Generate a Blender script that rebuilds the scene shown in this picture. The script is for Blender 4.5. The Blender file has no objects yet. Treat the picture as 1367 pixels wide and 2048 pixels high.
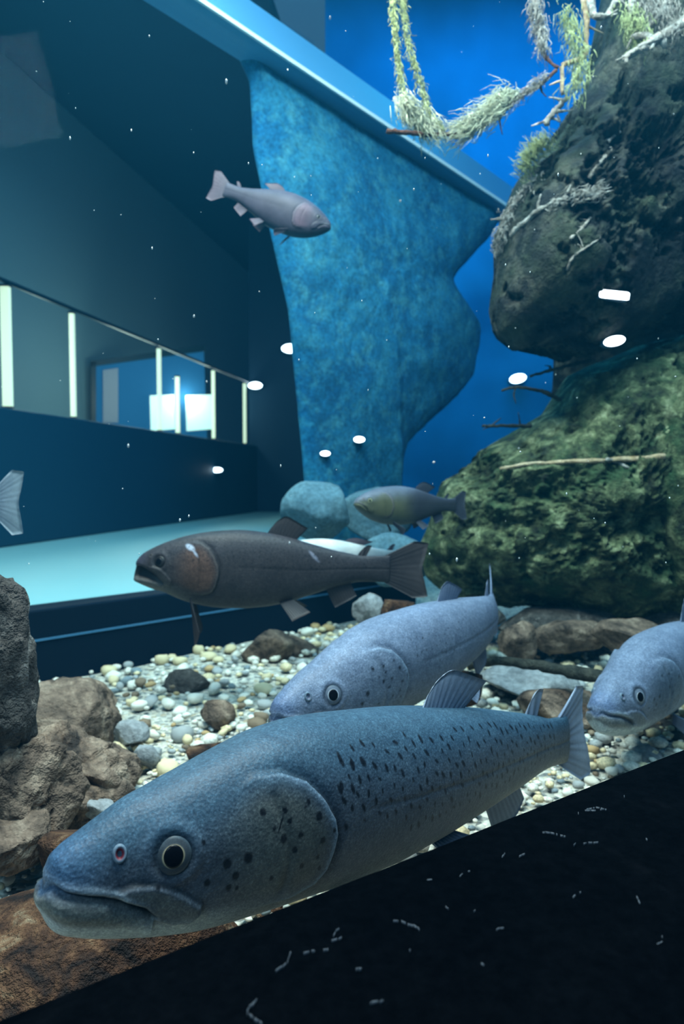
import bpy, math, random
import numpy as np
from mathutils import Vector, Matrix

# ------------------------------------------------------------------ camera, world, lights, exposure
sc = bpy.context.scene
col = sc.collection
FPX = 1365.0
PT = math.atan(64 / 1365.0)
CAM = np.array([0.0, 0.0, 0.5])
FW = np.array([0.0, math.cos(PT), -math.sin(PT)])
UP = np.array([0.0, math.sin(PT), math.cos(PT)])
RT = np.array([1.0, 0.0, 0.0])

cam_data = bpy.data.cameras.new('camera')
cam = bpy.data.objects.new('camera', cam_data)
col.objects.link(cam)
cam.location = CAM
cam.rotation_euler = (math.pi / 2 - PT, 0, 0)
cam_data.sensor_fit = 'VERTICAL'
cam_data.sensor_height = 36.0
cam_data.lens = 36.0 * FPX / 2048.0
cam_data.clip_start = 0.02
cam_data.dof.use_dof = True
cam_data.dof.focus_distance = 0.80
cam_data.dof.aperture_fstop = 5.6
sc.camera = cam

world = bpy.data.worlds.new('world')
sc.world = world
world.use_nodes = True
bg = world.node_tree.nodes['Background']
bg.inputs[0].default_value = (0.16, 0.36, 0.62, 1)
bg.inputs[1].default_value = 0.26

def area(name, loc, target, sx, sy, power, color):
    l = bpy.data.lights.new(name, 'AREA')
    l.shape = 'RECTANGLE'; l.size = sx; l.size_y = sy
    l.energy = power; l.color = color
    o = bpy.data.objects.new(name, l); col.objects.link(o)
    o.location = loc
    o.rotation_euler = (Vector(target) - Vector(loc)).to_track_quat('-Z', 'Y').to_euler()
    return o

area('tank_lamp_front', (-0.35, 1.15, 2.35), (-0.25, 1.25, 0), 1.3, 0.6, 135, (1.0, 0.81, 0.69))
area('tank_lamp_right', (0.80, 1.05, 2.5), (1.0, 1.7, 0.3), 1.0, 0.5, 62, (0.90, 0.98, 1.0))
area('tank_lamp_back', (1.0, 3.9, 3.7), (0.9, 4.6, 0.4), 2.2, 0.8, 62, (0.03, 0.56, 1.0))
area('tank_lamp_window', (-0.62, 1.80, 2.75), (-0.1, 2.5, 1.2), 0.7, 0.3, 17, (0.40, 0.78, 1.0))
area('hall_ceiling_lamp', (-0.9, -1.1, 2.2), (0.0, 0.9, 0.0), 1.2, 0.8, 40, (0.76, 0.88, 1.0))  # unseen fill added on the hall side to brighten the fish's head

vs = sc.view_settings
vs.view_transform = 'Standard'
vs.look = 'None'
vs.exposure = 0.0
vs.gamma = 1.0
vs.use_curve_mapping = False
sc.cycles.max_bounces = 3
sc.cycles.diffuse_bounces = 1
sc.cycles.glossy_bounces = 1
sc.cycles.transmission_bounces = 4
sc.cycles.volume_bounces = 0
sc.cycles.transparent_max_bounces = 8
sc.cycles.use_adaptive_sampling = True
sc.cycles.adaptive_threshold = 0.1
sc.cycles.caustics_reflective = False
sc.cycles.caustics_refractive = False

# ------------------------------------------------------------------ helpers
def ray(px, py):
    return FW + (px - 683.5) / FPX * RT + (1024 - py) / FPX * UP

def P(px, py, d):
    return CAM + d * ray(px, py)

def project(p):
    q = np.asarray(p, float) - CAM
    d = q @ FW
    return 683.5 + FPX * (q @ RT) / d, 1024 - FPX * (q @ UP) / d, d

def on_plane(px, py, p0, n):
    r = ray(px, py); n = np.asarray(n, float)
    t = np.dot(np.asarray(p0, float) - CAM, n) / np.dot(r, n)
    return CAM + t * r

def hashn(ix, iy, iz, seed):
    h = (ix * 374761393 + iy * 668265263 + iz * 2147483647 + seed * 1274126177) & 0xFFFFFFFF
    h = ((h ^ (h >> 13)) * 1274126177) & 0xFFFFFFFF
    h = ((h ^ (h >> 16)) * 2246822519) & 0xFFFFFFFF
    return ((h ^ (h >> 15)) & 0xFFFF) / 65535.0

def vnoise(p, seed=0):
    p = np.asarray(p, float)
    i = np.floor(p).astype(np.int64); f = p - i
    f = f * f * (3 - 2 * f)
    r = 0
    for dx in (0, 1):
        wx = f[:, 0] if dx else 1 - f[:, 0]
        for dy in (0, 1):
            wy = f[:, 1] if dy else 1 - f[:, 1]
            for dz in (0, 1):
                wz = f[:, 2] if dz else 1 - f[:, 2]
                r = r + wx * wy * wz * hashn(i[:, 0] + dx, i[:, 1] + dy, i[:, 2] + dz, seed)
    return r * 2 - 1

def fbm(p, octv=4, seed=0, gain=0.5):
    p = np.asarray(p, float); a = 1.0; s = 0; t = 0
    for k in range(octv):
        s = s + a * vnoise(p * (2.03 ** k) + 17.3 * k, seed + k); t += a; a *= gain
    return s / t

def smooth(a, b, x):
    t = np.clip((x - a) / (b - a), 0, 1)
    return t * t * (3 - 2 * t)

def pchip(xs, ys):
    xs = np.asarray(xs, float); ys = np.asarray(ys, float)
    h = np.diff(xs); dl = np.diff(ys) / h
    m = np.zeros(len(xs)); m[0] = dl[0]; m[-1] = dl[-1]
    for k in range(1, len(xs) - 1):
        m[k] = 0 if dl[k - 1] * dl[k] <= 0 else (h[k] + h[k - 1]) / (h[k] / dl[k - 1] + h[k - 1] / dl[k])
    def f(x):
        x = np.clip(np.asarray(x, float), xs[0], xs[-1])
        k = np.clip(np.searchsorted(xs, x) - 1, 0, len(xs) - 2)
        t = (x - xs[k]) / h[k]
        return ((2*t**3 - 3*t**2 + 1) * ys[k] + (t**3 - 2*t**2 + t) * h[k] * m[k]
                + (-2*t**3 + 3*t**2) * ys[k+1] + (t**3 - t**2) * h[k] * m[k+1])
    return f

def poly_dist(px, pz, pts, closed=False):
    pts = np.asarray(pts, float); best = np.full(px.shape, 1e9)
    n = len(pts)
    for k in range(n if closed else n - 1):
        a = pts[k]; b = pts[(k + 1) % n]; ab = b - a
        t = np.clip(((px - a[0]) * ab[0] + (pz - a[1]) * ab[1]) / (ab @ ab + 1e-12), 0, 1)
        d = np.hypot(px - a[0] - t * ab[0], pz - a[1] - t * ab[1])
        best = np.minimum(best, d)
    return best

def poly_inside(px, pz, pts):
    pts = np.asarray(pts, float); ins = np.zeros(np.shape(px), bool); n = len(pts)
    for k in range(n):
        x1, z1 = pts[k]; x2, z2 = pts[(k + 1) % n]
        c = ((z1 > pz) != (z2 > pz)) & (px < (x2 - x1) * (pz - z1) / ((z2 - z1) if z2 != z1 else 1e-9) + x1)
        ins ^= c
    return ins

def sdist(px, pz, pts):
    d = poly_dist(px, pz, pts, True)
    return np.where(poly_inside(px, pz, pts), d, -d)      # positive inside

def tag(o, label=None, cat=None, group=None, kind=None):
    if label: o['label'] = label
    if cat: o['category'] = cat
    if group: o['group'] = group
    if kind: o['kind'] = kind
    return o

def mesh_obj(name, verts, faces, mat, parent=None, loc=None, colors=None, shade=True):
    verts = np.asarray(verts, float)
    me = bpy.data.meshes.new(name)
    if loc is not None:
        verts = verts - np.asarray(loc, float)
    me.from_pydata(verts.tolist(), [], [list(map(int, f)) for f in faces] if not isinstance(faces, np.ndarray) else faces.tolist())
    if colors is not None:
        ca = me.color_attributes.new('Col', 'FLOAT_COLOR', 'POINT')
        c4 = np.ones((len(verts), 4), np.float32); c4[:, :3] = colors
        ca.data.foreach_set('color', c4.ravel())
    if shade:
        me.polygons.foreach_set('use_smooth', [True] * len(me.polygons))
    if mat: me.materials.append(mat)
    me.update()
    o = bpy.data.objects.new(name, me); col.objects.link(o)
    if loc is not None: o.location = loc
    if parent is not None: o.parent = parent
    return o

def empty(name, loc=(0, 0, 0)):
    o = bpy.data.objects.new(name, None); col.objects.link(o)
    o.location = loc; o.empty_display_size = 0.05
    return o

BOXF = [(0,3,2,1),(4,5,6,7),(0,1,5,4),(1,2,6,5),(2,3,7,6),(3,0,4,7)]
def prism(name, footprint, z0, z1, mat, parent=None, loc=None):
    n = len(footprint)
    v = [(x, y, z0) for x, y in footprint] + [(x, y, z1) for x, y in footprint]
    f = [tuple(range(n - 1, -1, -1)), tuple(range(n, 2 * n))] + [(k, (k+1) % n, n + (k+1) % n, n + k) for k in range(n)]
    return mesh_obj(name, v, f, mat, parent, loc, shade=False)

def bevel(o, w, seg=2):
    m = o.modifiers.new('bevel', 'BEVEL'); m.width = w; m.segments = seg; m.limit_method = 'ANGLE'
    return o

def obox(name, c, ax, ay, sz, mat, parent=None, loc=None):
    """box centred at c with half-axes ax, ay (3-vectors) and half height sz along z (or 3-vector)"""
    c = np.asarray(c, float); ax = np.asarray(ax, float); ay = np.asarray(ay, float)
    az = np.array([0, 0, sz]) if np.isscalar(sz) else np.asarray(sz, float)
    v = [c + i*ax + j*ay + k*az for k in (-1, 1) for i, j in ((-1,-1),(1,-1),(1,1),(-1,1))]
    return mesh_obj(name, v, BOXF, mat, parent, loc, shade=False)

def tube(pts, radii, n=8, seed=0, rough=0.0):
    pts = np.asarray(pts, float); V = []; F = []
    m = len(pts)
    tang = np.gradient(pts, axis=0)
    tang /= np.linalg.norm(tang, axis=1)[:, None] + 1e-9
    ref = np.array([0.31, 0.2, 0.93])
    rs = np.random.RandomState(seed)
    for k in range(m):
        a = np.cross(tang[k], ref); a /= np.linalg.norm(a) + 1e-9
        b = np.cross(tang[k], a)
        for j in range(n):
            th = 2 * math.pi * j / n
            r = radii[k] * (1 + rough * rs.uniform(-1, 1))
            V.append(pts[k] + r * (math.cos(th) * a + math.sin(th) * b))
    for k in range(m - 1):
        for j in range(n):
            F.append((k*n + j, k*n + (j+1) % n, (k+1)*n + (j+1) % n, (k+1)*n + j))
    F.append(tuple(range(n - 1, -1, -1))); F.append(tuple(range((m-1)*n, m*n)))
    return V, F

def spline(pts, n):
    pts = np.asarray(pts, float)
    t = np.r_[0, np.cumsum(np.linalg.norm(np.diff(pts, axis=0), axis=1))]
    tt = np.linspace(0, t[-1], n)
    return np.stack([pchip(t, pts[:, k])(tt) for k in range(pts.shape[1])], 1)

# ------------------------------------------------------------------ materials
def new_mat(name):
    m = bpy.data.materials.new(name); m.use_nodes = True
    nt = m.node_tree
    return m, nt, nt.nodes['Principled BSDF']

def plain(name, c, rough=0.6, spec=0.3, emit=None, estr=0.0, metal=0.0):
    m, nt, b = new_mat(name)
    b.inputs['Base Color'].default_value = (*c, 1)
    b.inputs['Roughness'].default_value = rough
    b.inputs['Specular IOR Level'].default_value = spec
    b.inputs['Metallic'].default_value = metal
    if emit:
        b.inputs['Emission Color'].default_value = (*emit, 1)
        b.inputs['Emission Strength'].default_value = estr
    return m

def ramp(nt, fac, stops):
    r = nt.nodes.new('ShaderNodeValToRGB')
    while len(r.color_ramp.elements) < len(stops): r.color_ramp.elements.new(0.5)
    for e, (p, c) in zip(r.color_ramp.elements, stops):
        e.position = p; e.color = (*c, 1)
    nt.links.new(fac, r.inputs[0])
    return r.outputs[0]

def noise_node(nt, scale, detail=6, rough=0.6, dist=0.0, coord=None):
    n = nt.nodes.new('ShaderNodeTexNoise')
    n.inputs['Scale'].default_value = scale; n.inputs['Detail'].default_value = detail
    n.inputs['Roughness'].default_value = rough; n.inputs['Distortion'].default_value = dist
    if coord is not None: nt.links.new(coord, n.inputs['Vector'])
    return n

def mixc(nt, a, b, fac, blend='MIX'):
    m = nt.nodes.new('ShaderNodeMix'); m.data_type = 'RGBA'; m.blend_type = blend
    for s, v in ((m.inputs['A'], a), (m.inputs['B'], b), (m.inputs['Factor'], fac)):
        if hasattr(v, 'is_linked') or hasattr(v, 'links'): nt.links.new(v, s)
        elif isinstance(v, (int, float)): s.default_value = v
        else: s.default_value = (*v, 1)
    return m.outputs['Result']

def rock_mat(name, stops, scale=6, bump=0.6, bscale=30, patch=None, rough=0.85, fine=70, spec=0.25):
    m, nt, b = new_mat(name)
    tc = nt.nodes.new('ShaderNodeTexCoord').outputs['Object']
    n1 = noise_node(nt, scale, 5, 0.65, 0.6, tc)
    c = ramp(nt, n1.outputs['Fac'], stops)
    if patch:
        pc, ps, lo, hi = patch
        n2 = noise_node(nt, ps, 3, 0.7, 0.0, tc)
        fac = ramp(nt, n2.outputs['Fac'], [(lo, (0, 0, 0)), (hi, (1, 1, 1))])
        c = mixc(nt, c, pc, fac)
    n3 = noise_node(nt, fine, 2, 0.7, 0, tc)
    sp = ramp(nt, n3.outputs['Fac'], [(0.3, (0.55, 0.55, 0.55)), (0.72, (1.35, 1.35, 1.35))])
    c = mixc(nt, c, sp, 0.8, 'MULTIPLY')
    nt.links.new(c, b.inputs['Base Color'])
    b.inputs['Roughness'].default_value = rough
    b.inputs['Specular IOR Level'].default_value = spec
    n4 = noise_node(nt, bscale, 4, 0.7, 0.0, tc)
    bp = nt.nodes.new('ShaderNodeBump'); bp.inputs['Strength'].default_value = bump; bp.inputs['Distance'].default_value = 0.02
    nt.links.new(n4.outputs['Fac'], bp.inputs['Height']); nt.links.new(bp.outputs[0], b.inputs['Normal'])
    return m

def fish_mat(name, rough=0.52, spec=0.22, speck=0.8, scale_sz=260, bump=0.22):
    m, nt, b = new_mat(name)
    at = nt.nodes.new('ShaderNodeAttribute'); at.attribute_name = 'Col'
    tc = nt.nodes.new('ShaderNodeTexCoord').outputs['Object']
    n1 = noise_node(nt, 420, 2, 0.8, 0, tc)
    s1 = ramp(nt, n1.outputs['Fac'], [(0.32, (0.55, 0.56, 0.6)), (0.55, (1.0, 1.0, 1.0)), (0.74, (1.9, 1.9, 1.85))])
    c = mixc(nt, at.outputs['Color'], s1, speck, 'MULTIPLY')
    n5 = noise_node(nt, 110, 3, 0.75, 0.0, tc)
    s5 = ramp(nt, n5.outputs['Fac'], [(0.35, (0.75, 0.76, 0.8)), (0.7, (1.35, 1.34, 1.3))])
    c = mixc(nt, c, s5, speck, 'MULTIPLY')
    n2 = noise_node(nt, 22, 4, 0.65, 0.4, tc)
    s2 = ramp(nt, n2.outputs['Fac'], [(0.3, (0.72, 0.74, 0.78)), (0.7, (1.25, 1.23, 1.2))])
    c = mixc(nt, c, s2, 0.6, 'MULTIPLY')
    nt.links.new(c, b.inputs['Base Color'])
    b.inputs['Roughness'].default_value = rough
    b.inputs['Specular IOR Level'].default_value = spec
    v = nt.nodes.new('ShaderNodeTexVoronoi'); v.inputs['Scale'].default_value = scale_sz
    nt.links.new(tc, v.inputs['Vector'])
    bp = nt.nodes.new('ShaderNodeBump'); bp.inputs['Strength'].default_value = bump; bp.inputs['Distance'].default_value = 0.002
    nt.links.new(v.outputs['Distance'], bp.inputs['Height']); nt.links.new(bp.outputs[0], b.inputs['Normal'])
    return m

MATS = {}
MATS['fish'] = fish_mat('fish_skin')
MATS['fish_far'] = fish_mat('fish_skin_soft', speck=0.2, bump=0.05)
MATS['fin'] = fish_mat('fin_skin', rough=0.5, speck=0.2, bump=0.05)
MATS['pupil'] = plain('pupil', (0.003, 0.003, 0.005), 0.25, 0.15)
MATS['eye'] = fish_mat('eye_skin', rough=0.4, spec=0.2, speck=0.3, bump=0.0)
MATS['grey_rock'] = rock_mat('brown_grey_rock', [(0.34, (0.022, 0.016, 0.013)), (0.5, (0.165, 0.112, 0.080)), (0.66, (0.37, 0.275, 0.20))], 9, 1.0, 26)
MATS['brown_rock'] = rock_mat('rusty_rock', [(0.36, (0.010, 0.005, 0.004)), (0.5, (0.065, 0.028, 0.014)), (0.6, (0.13, 0.062, 0.030)), (0.74, (0.36, 0.27, 0.17))], 22, 1.0, 60)
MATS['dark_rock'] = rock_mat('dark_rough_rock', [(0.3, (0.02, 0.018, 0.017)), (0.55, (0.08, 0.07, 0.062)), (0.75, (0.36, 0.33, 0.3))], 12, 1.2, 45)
MATS['moss_rock'] = rock_mat('mossy_rock', [(0.34, (0.008, 0.012, 0.008)), (0.48, (0.055, 0.07, 0.03)), (0.58, (0.14, 0.16, 0.075)), (0.7, (0.34, 0.36, 0.20))], 16, 1.1, 42, patch=((0.022, 0.055, 0.020), 7, 0.48, 0.7), fine=60)
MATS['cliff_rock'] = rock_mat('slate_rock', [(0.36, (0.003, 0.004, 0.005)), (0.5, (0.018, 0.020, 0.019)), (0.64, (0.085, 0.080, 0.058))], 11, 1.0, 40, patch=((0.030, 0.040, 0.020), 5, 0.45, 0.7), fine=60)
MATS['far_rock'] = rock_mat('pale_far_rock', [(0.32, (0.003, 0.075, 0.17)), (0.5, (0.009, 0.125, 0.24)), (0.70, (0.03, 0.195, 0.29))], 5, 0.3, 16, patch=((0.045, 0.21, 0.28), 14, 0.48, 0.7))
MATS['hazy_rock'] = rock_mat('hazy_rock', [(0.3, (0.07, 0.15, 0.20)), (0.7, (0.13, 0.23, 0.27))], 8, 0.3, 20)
MATS['pale_rock'] = rock_mat('pale_grey_rock', [(0.3, (0.16, 0.17, 0.18)), (0.7, (0.34, 0.35, 0.35))], 8, 0.5, 30)
MATS['kerb'] = rock_mat('black_kerb', [(0.3, (0.0006, 0.0008, 0.0013)), (0.6, (0.0012, 0.0015, 0.0022)), (0.9, (0.004, 0.0045, 0.006))], 5, 0.35, 60, rough=0.9, spec=0.0)
MATS['scratch'] = plain('pale_scuff', (0.055, 0.065, 0.08), 0.6)
MATS['back_blue'] = rock_mat('blue_back_wall', [(0.3, (0.005, 0.19, 0.42)), (0.7, (0.009, 0.23, 0.49))], 0.8, 0.0, 3, fine=1.2)
MATS['plinth'] = plain('navy_plinth', (0.003, 0.009, 0.019), 0.6, 0.05)
MATS['ledge'] = plain('pale_teal_ledge', (0.30, 0.50, 0.48), 0.5)
MATS['parapet'] = plain('dark_teal_parapet', (0.006, 0.05, 0.085), 0.6)
MATS['hall_wall'] = plain('grey_teal_wall', (0.11, 0.19, 0.22), 0.7)
MATS['hall_dark'] = plain('dark_navy_wall', (0.006, 0.035, 0.075), 0.7)
MATS['strip'] = plain('warm_light_strip', (0.9, 0.88, 0.7), 0.4, emit=(1.0, 0.90, 0.52), estr=0.95)
MATS['rail'] = plain('dark_rail', (0.005, 0.02, 0.03), 0.4)
MATS['screen'] = plain('blue_screen', (0.015, 0.07, 0.15), 0.8, 0.05, emit=(0.02, 0.15, 0.30), estr=0.45)
MATS['bright'] = plain('bright_panel', (0.8, 0.9, 0.8), 0.4, emit=(0.72, 1.0, 0.80), estr=0.7)
MATS['lamp'] = plain('lamp_lens', (1, 1, 1), 0.3, emit=(1.0, 0.93, 0.97), estr=7.0)  # glow for the ceiling lights reflected in the front glass
MATS['lamp_body'] = plain('lamp_housing', (0.05, 0.12, 0.2), 0.4)  # backing added behind each reflected light
MATS['coping'] = plain('pale_coping', (0.085, 0.27, 0.46), 0.35)  # stands for the lit wall mirrored in the water surface
MATS['coping_edge'] = plain('white_coping_edge', (0.8, 0.85, 0.85), 0.3)
MATS['root'] = rock_mat('pale_root', [(0.3, (0.16, 0.13, 0.10)), (0.55, (0.46, 0.42, 0.36)), (0.75, (0.75, 0.72, 0.66))], 30, 0.8, 90)
MATS['twig'] = rock_mat('dark_twig', [(0.3, (0.012, 0.016, 0.014)), (0.7, (0.06, 0.06, 0.045))], 30, 0.8, 90)
MATS['brown_twig'] = rock_mat('red_brown_twig', [(0.3, (0.04, 0.015, 0.01)), (0.7, (0.16, 0.07, 0.04))], 40, 0.8, 90)
MATS['moss'] = rock_mat('yellow_green_moss', [(0.3, (0.22, 0.26, 0.09)), (0.7, (0.50, 0.54, 0.26))], 25, 0.4, 90)
MATS['pale_moss'] = rock_mat('pale_moss', [(0.3, (0.36, 0.38, 0.24)), (0.7, (0.66, 0.68, 0.5))], 25, 0.4, 90)
MATS['tan_twig'] = rock_mat('tan_twig', [(0.3, (0.30, 0.20, 0.09)), (0.7, (0.55, 0.42, 0.28))], 30, 0.5, 90)
MATS['particle'] = plain('pale_particle', (0.75, 0.8, 0.78), 0.6)

def glass_mat():
    m = bpy.data.materials.new('window_glass'); m.use_nodes = True
    nt = m.node_tree; nt.nodes.clear()
    o = nt.nodes.new('ShaderNodeOutputMaterial'); t = nt.nodes.new('ShaderNodeBsdfTransparent')
    t.inputs[0].default_value = (0.90, 0.97, 1.0, 1)
    g = nt.nodes.new('ShaderNodeBsdfGlossy'); g.inputs['Roughness'].default_value = 0.02
    mx = nt.nodes.new('ShaderNodeMixShader'); mx.inputs[0].default_value = 0.0006
    nt.links.new(t.outputs[0], mx.inputs[1]); nt.links.new(g.outputs[0], mx.inputs[2]); nt.links.new(mx.outputs[0], o.inputs[0])
    return m
MATS['glass'] = glass_mat()

def water_mat():
    m = bpy.data.materials.new('water'); m.use_nodes = True
    nt = m.node_tree; nt.nodes.clear()
    o = nt.nodes.new('ShaderNodeOutputMaterial')
    s = nt.nodes.new('ShaderNodeVolumeScatter'); s.inputs['Color'].default_value = (0.03, 0.45, 0.85, 1); s.inputs['Density'].default_value = 0.016; s.inputs['Anisotropy'].default_value = 0.35
    a = nt.nodes.new('ShaderNodeVolumeAbsorption'); a.inputs['Color'].default_value = (0.30, 0.80, 0.94, 1); a.inputs['Density'].default_value = 0.22
    ad = nt.nodes.new('ShaderNodeAddShader')
    nt.links.new(s.outputs[0], ad.inputs[0]); nt.links.new(a.outputs[0], ad.inputs[1]); nt.links.new(ad.outputs[0], o.inputs['Volume'])
    return m
MATS['water'] = water_mat()

# ------------------------------------------------------------------ structure: tank
FLOOR = -0.08
W0 = np.array([-0.88, 1.93]); WD = np.array([0.715, 0.70]); WD = WD / np.linalg.norm(WD); WN = np.array([WD[1], -WD[0]])   # far window line, normal to camera side
G0 = np.array([-0.2075, 0.415]); GD = np.array([0.832, 0.555]); GD = GD / np.linalg.norm(GD); GN = np.array([GD[1], -GD[0]])   # inner kerb edge, normal towards the hall
def Wp(t, off=0.0): return W0 + t * WD + off * WN
def Gp(t, off=0.0): return G0 + t * GD + off * GN
def W_at(px):      # parameter along the far window line under pixel column px
    k = (px - 683.5) / FPX
    return (k * W0[1] - W0[0]) / (WD[0] - k * WD[1])

# water body
wt = [Gp(-2.4, 0.50), Gp(2.6, 0.50), np.array([3.12, 5.02]), np.array([-0.1, 5.02]), Wp(1.25, -0.12), Wp(1.15, -0.012), Wp(-2.4, -0.012)]
water = prism('water', wt, FLOOR - 0.1, 4.0, MATS['water'])
tag(water, 'clear blue water filling the tank', 'water', kind='stuff')

# gravel bed
def floor_mesh():
    nx, ny = 120, 150
    X, Y = np.meshgrid(np.linspace(-2.6, 3.2, nx), np.linspace(-0.9, 5.2, ny))
    p = np.stack([X.ravel(), Y.ravel(), np.zeros(nx * ny)], 1)
    z = FLOOR - 0.012 + 0.008 * fbm(p * 6, 3, 3)
    v = np.stack([X.ravel(), Y.ravel(), z], 1)
    f = []
    for j in range(ny - 1):
        for i in range(nx - 1):
            c = W0 + 0
            q = np.array([X[j, i], Y[j, i]])
            a = j * nx + i
            if (q - W0) @ WN < -0.12 and q[0] < 0.1: continue
            f.append((a, a + 1, a + nx + 1, a + nx))
    return v, f
m, nt, b = new_mat('gravel')
tc = nt.nodes.new('ShaderNodeTexCoord').outputs['Object']
vo = nt.nodes.new('ShaderNodeTexVoronoi'); vo.inputs['Scale'].default_value = 85; nt.links.new(tc, vo.inputs['Vector'])
c1 = ramp(nt, vo.outputs['Color'], [(0.1, (0.16, 0.16, 0.15)), (0.45, (0.5, 0.47, 0.40)), (0.7, (0.7, 0.65, 0.54)), (0.9, (0.4, 0.31, 0.2))])
nt.links.new(c1, b.inputs['Base Color']); b.inputs['Roughness'].default_value = 0.75
bp = nt.nodes.new('ShaderNodeBump'); bp.inputs['Strength'].default_value = 0.9; bp.inputs['Distance'].default_value = 0.01; bp.invert = True
nt.links.new(vo.outputs['Distance'], bp.inputs['Height']); nt.links.new(bp.outputs[0], b.inputs['Normal'])
MATS['gravel'] = m
fv, ff = floor_mesh()
tag(mesh_obj('floor', fv, ff, m), kind='structure')

# black kerb in front (rough inner edge)
def kerb():
    rs = np.random.RandomState(4)
    n = 260; T = np.linspace(-1.3, 2.2, n)
    offs = [0.012, 0.0, 0.004, 0.03, 0.10, 0.22, 0.36, 0.50]
    zs = [FLOOR - 0.05, 0.150, 0.166, 0.171, 0.170, 0.172, 0.170, 0.172]
    V = []; F = []
    e = 0.0035 * fbm(np.stack([T * 14, T * 0, T * 0], 1), 4, 9)
    for k in range(n):
        for o, z in zip(offs, zs):
            q = Gp(T[k], o + (e[k] if o < 0.05 else 0))
            V.append((q[0], q[1], z + (0.5 * e[k] if z > 0 else 0)))
    m_ = len(offs)
    for k in range(n - 1):
        for j in range(m_ - 1):
            F.append((k*m_ + j, k*m_ + j + 1, (k+1)*m_ + j + 1, (k+1)*m_ + j))
    return V, F
kv, kf = kerb()
k_o = tag(mesh_obj('trim_1', kv, kf, MATS['kerb']), kind='structure')
# scuff marks on the kerb: thin raised flakes, joined
def scuffs():
    rs = np.random.RandomState(11); V = []; F = []
    lines = [((1130, 1640), (1260, 1590), 26), ((980, 1715), (1180, 1690), 34), ((820, 1760), (980, 1740), 12), ((560, 1900), (700, 1870), 26), ((700, 1850), (1010, 1800), 22), ((470, 2035), (540, 2005), 14), ((900, 1930), (1300, 1760), 12)] + [((x_, y_), (x_ + 60, y_ - 20), 3) for x_, y_ in ((500, 1960), (650, 1930), (800, 1900), (950, 1860), (1100, 1800), (1250, 1700), (1300, 1900), (700, 2000), (900, 1760), (1050, 1680))]
    for (x0, y0), (x1, y1), n in lines:
        for _ in range(max(1, n // 6)):
            t = rs.rand(); px = x0 + t*(x1-x0) + rs.normal(0, 12); py = y0 + t*(y1-y0) + rs.normal(0, 9)
            c = on_plane(px, py, (0, 0, 0.1722), (0, 0, 1)); a = rs.normal(0.55, 0.5)
            for _ in range(rs.randint(1, 9)):
                l = rs.uniform(0.0004, 0.0026); w = rs.uniform(0.00008, 0.00032); a += rs.normal(0, 0.28)
                dv = np.array([math.cos(a), math.sin(a), 0]); nv = np.array([-dv[1], dv[0], 0]) * w
                if (c[:2] - G0) @ GN > 0.012 and rs.rand() < 0.75:
                    b0 = len(V)
                    for kz in (-0.003, 0.0003):
                        for i, jn in ((-1,-1),(1,-1),(1,1),(-1,1)): V.append(c + i*dv*l*rs.uniform(.7,1) + jn*nv + np.array([0, 0, kz]))
                    F += [tuple(b0 + q for q in fc) for fc in BOXF]
                c = c + dv * l * 1.8
    return V, F
sv, sf = scuffs()
mesh_obj('scuff_mark', sv, sf, MATS['scratch'], parent=k_o)['kind'] = 'stuff'

# front pane, rising from the hall side of the kerb just behind the lens
ga, gb = Gp(-2.0, 0.505), Gp(2.2, 0.505); gc, gd = Gp(2.2, 0.53), Gp(-2.0, 0.53)
tag(prism('window_2', [ga, gb, gc, gd], 0.12, 2.4, MATS['glass']), kind='structure')

# deep blue back wall and side wall
tag(prism('wall_back', [(-0.12, 5.0), (3.6, 5.0), (3.6, 5.25), (-0.12, 5.25)], -0.3, 4.2, MATS['back_blue']), kind='structure')
tag(prism('wall_right', [(3.1, 0.5), (3.4, 0.5), (3.4, 5.1), (3.1, 5.1)], -0.3, 4.2, MATS['back_blue']), kind='structure')

# far window: plinth, pane, jamb
tE = W_at(640)
q = [Wp(-2.2), Wp(tE + 0.6), Wp(tE + 0.6, -0.10), Wp(-2.2, -0.10)]
tag(bevel(prism('baseboard_far', q, FLOOR - 0.1, 0.128, MATS['plinth']), 0.006), kind='structure')
q = [Wp(-2.2, -0.03), Wp(tE, -0.03), Wp(tE, -0.055), Wp(-2.2, -0.055)]
tag(prism('window_1', q, 0.129, 2.2, MATS['glass']), kind='structure')
# thin steel line along the plinth face
pl = prism('trim_2', [Wp(-2.2, 0.004), Wp(tE + .4, 0.004), Wp(tE + .4, -0.002), Wp(-2.2, -0.002)], 0.038, 0.044, plain('plinth_line', (0.05, 0.16, 0.28), 0.3))
tag(pl, kind='structure')

tag(prism('wall_upper', [Wp(-2.2, -0.02), Wp(0.66, -0.02), Wp(0.66, -0.10), Wp(-2.2, -0.10)], 2.30, 4.0, MATS['far_rock']), kind='structure')  # added to keep tank light from spilling onto the hall wall
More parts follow.
